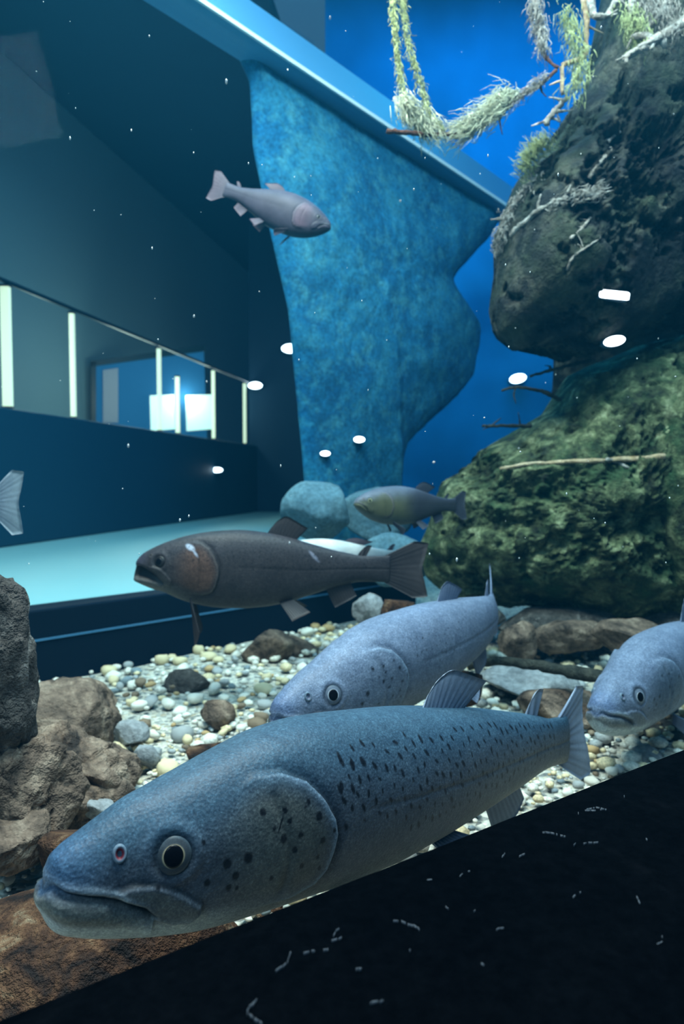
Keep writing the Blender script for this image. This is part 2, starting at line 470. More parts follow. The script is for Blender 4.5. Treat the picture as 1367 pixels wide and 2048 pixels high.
# lit wall mirrored at the far waterline, built as a solid strip
cp = empty('trim_3', (*Wp(0.3), 2.0)); tag(cp, kind='structure')
def mirror_strip():
    za, zb = 2.050, 2.200
    prof = [(0.0, za), (0.035, za + 0.006), (0.0, zb), (-0.10, zb), (-0.10, za)]
    prof2 = [(0.036, za - 0.006), (0.046, za - 0.006), (0.046, za + 0.008), (0.036, za + 0.008)]
    for nm, pr, mt in (('coping_board', prof, MATS['coping']), ('coping_lip', prof2, MATS['coping_edge'])):
        V = []
        T = np.linspace(-2.2, 4.0, 12)
        for t in T:
            for o, z in pr:
                w = Wp(t, o); V.append((w[0], w[1], z - 0.083 * (t - 0.56)))
        n = len(pr); F = []
        for k in range(len(T) - 1):
            for j in range(n): F.append((k*n + j, k*n + (j+1) % n, (k+1)*n + (j+1) % n, (k+1)*n + j))
        F += [tuple(range(n)), tuple(range((len(T)-1)*n, len(T)*n))[::-1]]
        o = mesh_obj(nm, V, F, mt, parent=cp, shade=False)
        o.matrix_parent_inverse = Matrix.Translation(-Vector(cp.location))
mirror_strip()

# ------------------------------------------------------------------ hall beyond the far window
HA = np.array([-1.87, 3.74]); HD = np.array([0.27, 1.31]); HD = HD / np.linalg.norm(HD); HN = np.array([HD[1], -HD[0]])
def Hp(t, off=0): return HA + t * HD + off * HN
def H_at(px, off=0.0):
    k = (px - 683.5) / FPX; a = Hp(0, off)
    return (k * a[1] - a[0]) / (HD[0] - k * HD[1])
t0, t1 = -2.4, 4.6
tag(prism('floor_2', [Wp(-2.2, -0.10), Wp(tE + 0.4, -0.10), (0.3, 8.4), (-4.5, 8.4), (-4.5, 1.2)], 0.03, 0.127, MATS['ledge']), kind='structure')
tag(bevel(prism('wall_parapet', [Hp(t0), Hp(t1), Hp(t1, -0.12), Hp(t0, -0.12)], 0.128, 0.90, MATS['parapet']), 0.01), kind='structure')
tag(prism('wall_hall', [Hp(t0, -1.2), Hp(8.2, -1.2), Hp(8.2, -1.3), Hp(t0, -1.3)], 0.1, 3.9, MATS['hall_wall']), kind='structure')
tag(prism('wall_end', [(-1.08, 8.0), (0.45, 8.0), (0.45, 8.2), (-1.08, 8.2)], 0.1, 4.6, MATS['hall_dark']), kind='structure')
tag(prism('wall_hall_back', [(-4.5, 12.4), (0.5, 12.4), (0.5, 12.5), (-4.5, 12.5)], 0.1, 4.6, MATS['hall_dark']), kind='structure')
tag(prism('ceiling', [(-6.5, 2.2), (-0.9, 2.2), (0.5, 12.5), (-6.5, 12.5)], 3.9, 4.0, MATS['hall_dark']), kind='structure')
# handrail
a_, b_ = Hp(t0, -0.06), Hp(t1, -0.06)
V, F = tube([(*a_, 1.62), (*((a_ + b_) / 2), 1.62), (*b_, 1.62)], [0.014] * 3, 10)
tag(mesh_obj('handrail', V, F, MATS['rail'], loc=(*((a_ + b_) / 2), 1.62)), 'thin dark handrail running above the glowing strips in the hall', 'handrail')
descr = ['thickest glowing strip light at the left edge of the hall', 'tall glowing strip light second from the left edge',
         'glowing strip light in front of the left bright panel', 'shorter glowing strip light between the two bright panels',
         'glowing strip light right of the bright panels', 'glowing strip light at the far right end of the hall']
for px, w, ztop, d_ in zip((20, 150, 321, 357, 428, 490), (0.024, 0.014, 0.015, 0.017, 0.015, 0.016), (1.6, 1.6, 1.6, 1.42, 1.6, 1.6), descr):
    t = H_at(px, -0.06); c = Hp(t, -0.06)
    root = empty('light_strip', (*c, 0.905)); tag(root, d_, 'light', 'glowing strip lights along the parapet')
    o = obox('diffuser', (0, 0, (ztop - 0.905) / 2), (w, 0, 0), (0, 0.015, 0), (ztop - 0.905) / 2 - 0.012, MATS['strip'], root)
    obox('end_cap', (0, 0, 0.006), (w + 0.004, 0, 0), (0, 0.018, 0), 0.006, MATS['rail'], root)
    obox('end_cap', (0, 0, ztop - 0.905 - 0.006), (w + 0.004, 0, 0), (0, 0.018, 0), 0.006, MATS['rail'], root)
    pt = bpy.data.lights.new('strip_glow', 'POINT'); pt.energy = 9.0; pt.color = (1, 0.95, 0.75); pt.shadow_soft_size = 0.12
    po = bpy.data.objects.new('strip_glow', pt); col.objects.link(po); po.location = (*Hp(t, -0.35), 1.35)
# blue display panel
def quad_panel(name, pts, depth, mat, parent=None):
    pts = [np.asarray(p, float) for p in pts]
    n = np.cross(pts[1] - pts[0], pts[3] - pts[0]); n /= np.linalg.norm(n)
    if n[1] < 0: n = -n
    V = pts + [p + n * depth for p in pts]
    return mesh_obj(name, V, BOXF, mat, parent, shade=False)
pa, pb = P(182, 900, 6.6), P(418, 900, 7.1)
pn = np.cross(pb - pa, (0, 0, 1))
def pan(px, py, off=0.0):
    return on_plane(px, py, pa - off * pn / np.linalg.norm(pn) * -1, pn)
root = empty('display_panel', tuple(pan(300, 900)))
tag(root, 'large blue display panel behind the glowing strips', 'panel')
inv = Matrix.Translation(-Vector(root.location))
def sub(o): o.matrix_parent_inverse = inv; return o
sub(quad_panel('screen', [pan(190, 905), pan(415, 905), pan(407, 697), pan(190, 728)], 0.04, MATS['screen'], root))
for nm, (x0, y0, x1, y1, x2, y2, x3, y3) in (('frame', (182, 905, 192, 905, 192, 722, 182, 724)), ('frame', (182, 733, 410, 702, 410, 690, 182, 722))):
    sub(quad_panel(nm, [pan(x0, y0, .02), pan(x1, y1, .02), pan(x2, y2, .02), pan(x3, y3, .02)], 0.08, MATS['rail'], root))
for x0, x1 in ((302, 350), (374, 424)):
    sub(quad_panel('bright_pane', [pan(x0, 862, .03), pan(x1, 858, .03), pan(x1 - 2, 789, .03), pan(x0 - 2, 791, .03)], 0.03, MATS['bright'], root))
sub(quad_panel('grey_pane', [pan(206, 845, .03), pan(236, 845, .03), pan(236, 736, .03), pan(206, 740, .03)], 0.03, plain('grey_pane', (0.2, 0.22, 0.26), 0.6, emit=(0.2, 0.22, 0.28), estr=0.12), root))
area('hall_lamp', (-1.3, 3.6, 3.4), (-1.2, 3.3, 0.1), 1.4, 1.0, 40, (0.6, 0.95, 1.0))

# ------------------------------------------------------------------ rocks
def ico(sub):
    import bmesh
    bm = bmesh.new(); bmesh.ops.create_icosphere(bm, subdivisions=sub, radius=1.0)
    v = np.array([x.co[:] for x in bm.verts]); f = np.array([[x.index for x in p.verts] for p in bm.faces]); bm.free()
    return v, f
ICO = {k: ico(k) for k in (1, 2, 3, 4, 5)}

def rock_shape(seed, sub=5, cuts=9, cut_d=(0.55, 0.85), amp=0.10, freq=2.2, crack=0.0):
    v, f = ICO[sub]; v = v.copy(); rs = np.random.RandomState(seed)
    for _ in range(cuts):
        n = rs.normal(size=3); n /= np.linalg.norm(n); d = rs.uniform(*cut_d)
        h = v @ n - d; v -= np.clip(h, 0, None)[:, None] * n * 0.92
    r = v / (np.linalg.norm(v, axis=1)[:, None] + 1e-9)
    dsp = amp * fbm(v * freq, 5, seed, 0.55)
    if crack: dsp -= crack * np.exp(-(np.abs(fbm(v * 1.7 + 5, 3, seed + 50)) / 0.06) ** 2)
    v = v + r * dsp[:, None]
    return v / np.abs(v).max(0), f

def rock(name, label, px0, py0, px1, py1, d, thick, mat, seed, rot=0.0, tilt=0.0, cat='rock', group=None, sub=5, **kw):
    """rock whose silhouette fills the pixel box when it stands at distance d"""
    c = P((px0 + px1) / 2, (py0 + py1) / 2, d)
    sx = (px1 - px0) / 2 / FPX * d; sz = (py1 - py0) / 2 / FPX * d
    v, f = rock_shape(seed, sub, **kw)
    if tilt:
        ct, st = math.cos(tilt), math.sin(tilt)
        v = np.stack([v[:, 0]*ct - v[:, 2]*st, v[:, 1], v[:, 0]*st + v[:, 2]*ct], 1); v /= np.abs(v).max(0)
    v = v * np.array([sx, thick, sz])
    base = c.copy(); base[2] = c[2] - sz
    o = mesh_obj(name, v + c, f, MATS[mat] if isinstance(mat, str) else mat, loc=base)
    return tag(o, label, cat, group)

def relief(name, label, outline, d, T, mat, seed, lean=(0, 0), amp=0.06, freq=5, cen=None, cat='rock', rings=70, nout=360, plane=None, kind=None, back=0.5, ridge=0.0):
    """solid rock: outline in pixels on a plane through distance d, domed front, rounded back"""
    o2 = np.asarray(outline, float)
    cen = o2.mean(0) if cen is None else np.asarray(cen, float)
    seg = np.r_[0, np.cumsum(np.linalg.norm(np.diff(np.r_[o2, o2[:1]], axis=0), axis=1))]
    tt = np.linspace(0, seg[-1], nout, endpoint=False)
    cl = np.r_[o2, o2[:1]]
    ob = np.stack([np.interp(tt, seg, cl[:, k]) for k in (0, 1)], 1)
    w = np.array([0.25, 0.5, 0.25])
    for _ in range(2):
        ob = w[0]*np.roll(ob, 1, 0) + w[1]*ob + w[2]*np.roll(ob, -1, 0)
    p0 = P(cen[0], cen[1], d)
    n = np.array([0, -1.0, 0]) if plane is None else np.asarray(plane, float)
    n = n / np.linalg.norm(n)
    O = np.array([on_plane(x, y, p0, n) for x, y in ob])
    C = on_plane(cen[0], cen[1], p0, n)
    V = []; nr = rings
    for side in (1, -1):
        for k in range(nr):
            th = (k + (0 if side == 1 else 1)) / nr * math.pi / 2      # 0 rim .. centre
            r = math.cos(th) if side == 1 else math.cos(th)
            V.append(C + (O - C) * r + n * side * T * (1 if side == 1 else back) * math.sin(th))
    V = np.concatenate(V + [np.array([C + n * T, C - n * T * back])])
    nz = fbm(V * freq, 6, seed, 0.66)
    big = fbm(V * freq * 0.35 + 3, 2, seed + 9)
    rel = (V - C); rn = rel / (np.linalg.norm(rel, axis=1)[:, None] + 1e-9)
    dirv = 0.75 * n + 0.5 * rn
    front = np.ones(len(V))
    V = V + dirv * ((amp * nz + amp * 1.2 * big - ridge * np.abs(nz)) * front)[:, None]
    F = []
    def idx(side, k, j): return (0 if side == 1 else nr * nout) + k * nout + j % nout
    for side in (1, -1):
        for k in range(nr - 1):
            for j in range(nout):
                q = (idx(side, k, j), idx(side, k, j+1), idx(side, k+1, j+1), idx(side, k+1, j))
                F.append(q if side == -1 else q[::-1])
    for j in range(nout):
        F.append((idx(1, nr-1, j+1), idx(1, nr-1, j), len(V) - 2))
        F.append((idx(-1, nr-1, j), idx(-1, nr-1, j+1), len(V) - 1))
        F.append((idx(1, 0, j), idx(1, 0, j+1), idx(-1, 0, j+1), idx(-1, 0, j)))
    base = C.copy(); base[2] = V[:, 2].min()
    o = mesh_obj(name, V, F, MATS[mat], loc=base)
    if kind: o['kind'] = kind; return o
    return tag(o, label, cat)

# big rock mass on the right
relief('overhanging_boulder', 'dark slate boulder overhanging at upper right, roots trailing over it',
       [(1215, -60), (1190, 60), (1165, 170), (1120, 235), (1075, 300), (1025, 365), (1008, 420), (985, 480), (990, 550), (982, 620), (992, 668), (1030, 698), (1075, 708), (1120, 738), (1170, 735), (1240, 700), (1330, 690), (1520, 680), (1560, 300), (1540, -120), (1350, -140)],
       2.15, 0.34, 'cliff_rock', 21, amp=0.12, freq=5.5, cen=(1260, 380), rings=130, nout=560, ridge=0.11)
relief('mossy_boulder', 'broad sloping boulder with green moss, right of the fish',
       [(1130, 765), (1085, 835), (1005, 885), (935, 922), (872, 975), (852, 1050), (832, 1095), (848, 1160), (885, 1198), (1000, 1232), (1100, 1256), (1250, 1268), (1420, 1275), (1560, 1260), (1580, 800), (1400, 660), (1260, 700)],
       2.45, 0.42, 'moss_rock', 33, amp=0.10, freq=5.0, cen=(1180, 1020), rings=120, nout=560, ridge=0.07)
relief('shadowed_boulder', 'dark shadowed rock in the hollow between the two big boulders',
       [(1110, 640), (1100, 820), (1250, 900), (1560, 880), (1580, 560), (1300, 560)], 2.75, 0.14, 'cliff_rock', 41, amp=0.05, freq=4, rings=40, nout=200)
relief('speckled_boulder', 'speckled dark boulder jutting in at the right edge of the picture',
       [(1345, 770), (1325, 860), (1312, 960), (1325, 1080), (1345, 1180), (1420, 1240), (1560, 1200), (1560, 740), (1400, 730)], 2.12, 0.12, 'moss_rock', 45, amp=0.04, freq=6, rings=40, nout=220, cen=(1440, 980))

# pale rock panel in the blue distance
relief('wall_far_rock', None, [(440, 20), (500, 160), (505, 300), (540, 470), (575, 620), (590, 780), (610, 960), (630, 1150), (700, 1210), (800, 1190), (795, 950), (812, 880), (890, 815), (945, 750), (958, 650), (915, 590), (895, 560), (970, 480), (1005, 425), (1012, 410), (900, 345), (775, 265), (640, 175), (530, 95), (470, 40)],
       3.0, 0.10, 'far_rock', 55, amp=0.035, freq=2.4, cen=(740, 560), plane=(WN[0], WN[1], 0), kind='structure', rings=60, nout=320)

# rocks at lower left
rock('cliff_rock', 'dark knobbly rock standing at the left edge of the picture', -160, 1120, 58, 1640, 1.02, 0.12, 'dark_rock', 3, amp=0.26, freq=3.6, cuts=5)
rock('boulder', 'flat-topped grey-brown boulder behind the other stones at lower left', 20, 1362, 236, 1560, 1.50, 0.14, 'grey_rock', 7, amp=0.14, freq=3, crack=.05)
rock('boulder', 'jagged dark brown boulder in the middle of the lower left pile', 40, 1440, 285, 1640, 1.24, 0.10, 'grey_rock', 15, amp=0.22, freq=3.2, crack=0.10, tilt=0.3)
rock('boulder', 'cracked tan boulder at the front of the lower left pile', -90, 1460, 165, 1715, 1.05, 0.10, 'grey_rock', 19, amp=0.18, freq=3, crack=0.12, tilt=-0.35)
rock('boulder', 'low brown stone tucked under the lower left pile', 120, 1555, 270, 1680, 1.18, 0.08, 'grey_rock', 23, amp=0.16, freq=3)
rock('boulder', 'dark flat stone at the bottom of the lower left pile', -60, 1620, 100, 1740, 0.98, 0.07, 'grey_rock', 29, amp=0.14, freq=3)
rock('flat_stone', 'dark red-brown flat stone just left of the big fish snout', 30, 1655, 330, 1770, 0.98, 0.06, 'brown_rock', 31, tilt=0.42, amp=0.06, sub=4)
rock('rusty_boulder', 'rusty brown rock under the jaw of the big spotted fish', -190, 1800, 520, 2130, 0.80, 0.14, 'brown_rock', 37, amp=0.06, tilt=0.05, cuts=6, cut_d=(0.7, 0.9))
rock('rusty_boulder', 'rusty brown rock below the cheek of the big spotted fish', 420, 1790, 720, 1930, 0.95, 0.08, 'brown_rock', 39, amp=0.06, sub=4)
# single stones on the gravel
spec = [
 ('grey-brown pointed stone at the back edge of the gravel', 480, 1258, 590, 1335, 2.25, 'grey_rock'),
 ('brown stone beside the pointed stone at the back of the gravel', 545, 1268, 640, 1330, 2.35, 'grey_rock'),
 ('dark stone on the gravel below the brown trout head', 318, 1340, 420, 1385, 1.95, 'dark_rock'),
 ('rounded brown stone in the middle of the gravel', 392, 1398, 472, 1460, 1.62, 'grey_rock'),
 ('reddish brown angular stone touching the back of the big fish', 368, 1482, 470, 1560, 1.42, 'brown_rock'),
 ('smooth grey rounded stone beside the left pile', 262, 1482, 322, 1540, 1.38, 'pale_rock'),
 ('pinkish grey oval stone behind the smooth grey stone', 226, 1440, 300, 1492, 1.48, 'pale_rock'),
 ('blue-grey flat stone wedged under the left pile', 140, 1590, 230, 1650, 1.14, 'pale_rock'),
 ('brown stone under the tail of the big spotted fish', 1052, 1528, 1122, 1650, 1.42, 'brown_rock'),
 ('green-white angular stone under the fish at the right edge', 1255, 1490, 1322, 1545, 1.45, 'pale_rock'),
 ('brown rubble stone behind the tail of the middle fish', 985, 1240, 1075, 1330, 2.05, 'grey_rock'),
 ('grey slab of rubble right of the middle fish tail', 1060, 1232, 1210, 1310, 2.15, 'grey_rock'),
 ('pale slab lying under the dark stick', 960, 1330, 1180, 1400, 1.85, 'pale_rock'),
 ('long olive slab above the tail of the big fish', 1040, 1375, 1220, 1450, 1.65, 'grey_rock'),
 ('brown rubble stone between the two right-hand fish', 1180, 1230, 1330, 1320, 2.0, 'grey_rock'),
 ('red-brown stone behind the dorsal fin of the big fish', 850, 1340, 965, 1420, 1.62, 'brown_rock'),
 ('pale stone under the anal fin of the brown trout', 700, 1185, 770, 1260, 2.1, 'pale_rock'),
 ('brown stone beneath the tail of the brown trout', 760, 1190, 830, 1255, 2.05, 'brown_rock'),
 ('tan flat stone below the belly of the big spotted fish', 820, 1630, 1010, 1750, 1.22, 'grey_rock'),
 ('cream flat stone between the big fish belly and the kerb', 690, 1690, 850, 1800, 1.10, 'pale_rock'),
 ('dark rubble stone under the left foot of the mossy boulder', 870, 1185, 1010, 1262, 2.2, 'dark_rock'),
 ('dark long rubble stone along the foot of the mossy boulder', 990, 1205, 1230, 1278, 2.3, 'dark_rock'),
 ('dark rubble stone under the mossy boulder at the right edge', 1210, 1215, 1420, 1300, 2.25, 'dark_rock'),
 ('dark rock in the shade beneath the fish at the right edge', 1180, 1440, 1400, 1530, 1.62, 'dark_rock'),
]
for k, (lb, a, b2, c_, d2, dd, mt) in enumerate(spec):
    rock('stone', lb, a, b2, c_, d2, dd, (c_ - a) / 2 / FPX * dd * 0.8, mt, 100 + k, cat='stone', sub=4, amp=0.13, freq=2.6, cuts=8)
# pale hazy mounds beyond the brown trout, upper ones standing for glass reflections
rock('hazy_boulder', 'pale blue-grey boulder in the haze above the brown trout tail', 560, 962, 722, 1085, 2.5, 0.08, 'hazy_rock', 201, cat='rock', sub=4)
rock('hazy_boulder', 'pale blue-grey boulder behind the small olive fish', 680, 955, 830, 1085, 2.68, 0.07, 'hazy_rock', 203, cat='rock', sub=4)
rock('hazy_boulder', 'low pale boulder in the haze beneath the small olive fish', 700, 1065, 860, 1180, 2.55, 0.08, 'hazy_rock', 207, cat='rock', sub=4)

from mathutils.bvhtree import BVHTree
def bvh_of(o):
    l = o.location
    return BVHTree.FromPolygons([tuple(v.co + l) for v in o.data.vertices], [tuple(p.vertices) for p in o.data.polygons])
def surface_depth(px, py, trees, default=2.0):
    r = ray(px, py); best = None
    for t in trees:
        h = t.ray_cast(Vector(CAM), Vector(r))
        if h[0] is not None:
            d = (np.array(h[0]) - CAM) @ FW
            best = d if best is None else min(best, d)
    return default if best is None else best
ROCKS = [bvh_of(bpy.data.objects[n]) for n in ('overhanging_boulder', 'mossy_boulder', 'shadowed_boulder', 'speckled_boulder')]
FARROCK = [bvh_of(bpy.data.objects['wall_far_rock'])]
def cling(pts, lift=0.002):
    return [(x, y, surface_depth(x, y, ROCKS, d) - lift) for x, y, d in pts]

# ------------------------------------------------------------------ fish
BIG_T = [(0, -0.004), (.004, .012), (.020, .028), (.035, .034), (.060, .043), (.086, .051), (.113, .056), (.142, .062), (.173, .069), (.205, .075), (.24, .080), (.277, .081), (.316, .078), (.388, .068), (.461, .056), (.53, .041), (.617, .020), (.70, -.004), (.786, -.030), (.83, -.045), (.87, -.049)]
BIG_B = [(0, -.012), (.01, -.036), (.033, -.055), (.058, -.068), (.111, -.088), (.155, -.099), (.204, -.107), (.239, -.112), (.276, -.117), (.356, -.128), (.44, -.133), (.51, -.133), (.617, -.132), (.716, -.130), (.80, -.125), (.87, -.131)]
BIG_W = [(0, .010), (.02, .026), (.06, .038), (.113, .052), (.173, .063), (.24, .070), (.316, .073), (.4, .073), (.5, .068), (.6, .056), (.7, .040), (.786, .026), (.83, .017), (.87, .010)]
TR_T = [(0, .0), (.02, .024), (.06, .048), (.12, .072), (.2, .096), (.3, .112), (.4, .118), (.5, .112), (.6, .096), (.7, .074), (.8, .054), (.9, .042), (1, .044)]
TR_B = [(0, -.012), (.02, -.03), (.06, -.056), (.12, -.084), (.2, -.110), (.3, -.126), (.4, -.130), (.5, -.124), (.6, -.108), (.7, -.082), (.8, -.056), (.9, -.042), (1, -.044)]
TR_W = [(0, .012), (.03, .032), (.08, .05), (.15, .066), (.25, .077), (.35, .08), (.45, .076), (.6, .058), (.75, .036), (.88, .02), (1, .01)]

TR_D = lambda T, k: [(a, b * k) for a, b in T]
class Fish:
    def __init__(self, L, T, B, W, scale=1.0, droop=0.0, depth=1.0, bend=None, pitchcurve=None):
        self.L = L; u = scale
        self.ft = pchip([a*u for a, _ in T], [b*u for _, b in T]); self.fb = pchip([a*u for a, _ in B], [b*u for _, b in B]); self.fw = pchip([a*u for a, _ in W], [b*u for _, b in W])
        self.droop = droop; self.depth = depth
        xs = np.linspace(0, L * 1.4, 400); kap = np.zeros(400); kv = np.zeros(400)
        for (c, w, k) in (bend or []): kap += k * np.exp(-((xs / L - c) / w) ** 2)
        for (c, w, k) in (pitchcurve or []): kv += k * np.exp(-((xs / L - c) / w) ** 2)
        dx = xs[1] - xs[0]
        psi = np.r_[0, np.cumsum(kap)[:-1] * dx]; phi = np.r_[0, np.cumsum(kv)[:-1] * dx]
        self.xs = xs; self.psi = psi; self.phi = phi
        self.cx = np.r_[0, np.cumsum(np.cos(psi) * np.cos(phi))[:-1] * dx]; self.cy = np.r_[0, np.cumsum(np.sin(psi) * np.cos(phi))[:-1] * dx]; self.cz = np.r_[0, np.cumsum(np.sin(phi))[:-1] * dx]
    def top(self, x):
        return (self.ft(x) + self.droop * x) * 1.0
    def bot(self, x):
        return self.fb(x) + self.droop * x
    def half(self, x): return self.fw(x)
    def rz(self, s, r):
        x = s * self.L; t, b = self.top(x), self.bot(x)
        return np.array([x, b + r * (t - b)])
    def warp(self, p):
        p = np.atleast_2d(np.asarray(p, float)); x = p[:, 0]
        xc = np.clip(x, 0, None); I = lambda a: np.interp(xc, self.xs, a)
        ps, ph = I(self.psi), I(self.phi)
        X = I(self.cx) - np.sin(ps) * p[:, 1] - np.sin(ph) * np.cos(ps) * p[:, 2] + np.minimum(x, 0)
        Y = I(self.cy) + np.cos(ps) * p[:, 1] - np.sin(ph) * np.sin(ps) * p[:, 2]
        Z = I(self.cz) + np.cos(ph) * p[:, 2]
        return np.stack([X, Y, Z], 1)

def section(F, ns, nt):
    """unbent grid (x, y, z) of a body, before features"""
    u = np.linspace(0, 1, ns)
    xs = F.L * (0.75 * u + 0.25 * u ** 2.2)
    xs[0] = 0
    v = (np.arange(nt) + 0.5) / nt * 2 * math.pi
    X = np.repeat(xs[:, None], nt, 1); TH = np.repeat(v[None, :], ns, 0)
    t = F.top(X); b = F.bot(X); w = F.half(X)
    r0 = 0.016 * F.L
    cap = np.sqrt(np.clip(1 - (1 - np.clip(X / r0, 0, 1)) ** 2, 0.0004, 1))
    zc = b + 0.50 * (t - b)
    zc0 = F.bot(0.0) + 0.5 * (F.top(0.0) - F.bot(0.0))
    h = (t - b) / 2 * cap
    c, s = np.cos(TH), np.sin(TH)
    Y = w * cap * np.sign(s) * np.abs(s) ** 0.86
    Z = zc + h * np.sign(c) * np.abs(c) ** 0.95
    return X, Y, Z, TH

def fin_mesh(F, base, tip, thick, rays=9, nu=28, nv=9, wob=0.0, seed=0):
    b = spline(base, nu); t = spline(tip, nu)
    V = []
    g = np.zeros((nu, nv, 3))
    for i in range(nu):
        for j in range(nv):
            k = j / (nv - 1)
            g[i, j] = b[i] * (1 - k) + t[i] * k
    du = np.gradient(g, axis=0); dv = np.gradient(g, axis=1)
    n = np.cross(du, dv); n /= np.linalg.norm(n, axis=2)[:, :, None] + 1e-12
    kk = np.linspace(0, 1, nv)[None, :, None]; ii = np.linspace(0, 1, nu)[:, None, None]
    ph = ii * rays * 2 * math.pi
    g = g + n * wob * np.sin(ii * 5 + seed) * kk ** 1.5
    th = thick * (1 - 0.75 * kk) * (0.62 + 0.38 * np.cos(ph)) * (0.35 + 0.65 * np.sin(np.clip(ii, 0.02, 0.98) * math.pi) ** 0.4)
    A = (g + n * th).reshape(-1, 3); Bm = (g - n * th).reshape(-1, 3)
    V = np.r_[A, Bm]; N = nu * nv; Fc = []
    for i in range(nu - 1):
        for j in range(nv - 1):
            a = i * nv + j; q = (a, a + 1, a + nv + 1, a + nv)
            Fc.append(q); Fc.append(tuple(N + z for z in q[::-1]))
    for i in range(nu - 1):
        for j in (0, nv - 1):
            a = i * nv + j; Fc.append((a, a + nv, N + a + nv, N + a))
    for j in range(nv - 1):
        for i in (0, nu - 1):
            a = i * nv + j; Fc.append((a, a + 1, N + a + 1, N + a))
    kcol = np.repeat(np.broadcast_to(kk, (nu, nv, 1)).reshape(-1), 1); rcol = np.broadcast_to(0.5 + 0.5 * np.cos(ph), (nu, nv, 1)).reshape(-1)
    return F.warp(V), Fc, np.r_[kcol, kcol], np.r_[rcol, rcol]

DEF_FEAT = dict(eye=(.119, .68), eye_r=.0150, nostril=(.068, .81),
    mouth=[(-.002, .74), (.007, .70), (.015, .58), (.029, .53), (.049, .48), (.068, .41), (.089, .33), (.099, .28)],
    maxilla=[(.058, .53), (.077, .555), (.099, .53), (.115, .48), (.13, .42), (.15, .32), (.15, .25), (.138, .19), (.118, .2), (.1, .25), (.089, .36), (.068, .43)],
    op=[(.223, .90), (.259, .865), (.288, .79), (.309, .68), (.323, .56), (.326, .48), (.321, .39), (.313, .29), (.298, .22), (.266, .18), (.224, .17), (.191, .17)],
    preop=[(.241, .78), (.248, .62), (.254, .49), (.253, .38), (.248, .27)])
GILL_SPOTS = [(.224, .73, .0035), (.251, .7, .0029), (.283, .7, .0024), (.278, .68, .0015), (.296, .61, .0042), (.255, .64, .0026), (.235, .63, .002), (.246, .56, .0041), (.268, .55, .003), (.318, .51, .0025), (.3, .48, .0037), (.26, .48, .003), (.293, .4, .0024), (.27, .38, .0027), (.202, .52, .0048), (.177, .53, .0047), (.187, .44, .0039), (.179, .38, .0031), (.189, .36, .0022), (.231, .36, .0023), (.298, .33, .0024), (.152, .7, .0022), (.154, .45, .0033), (.101, .51, .0021)]

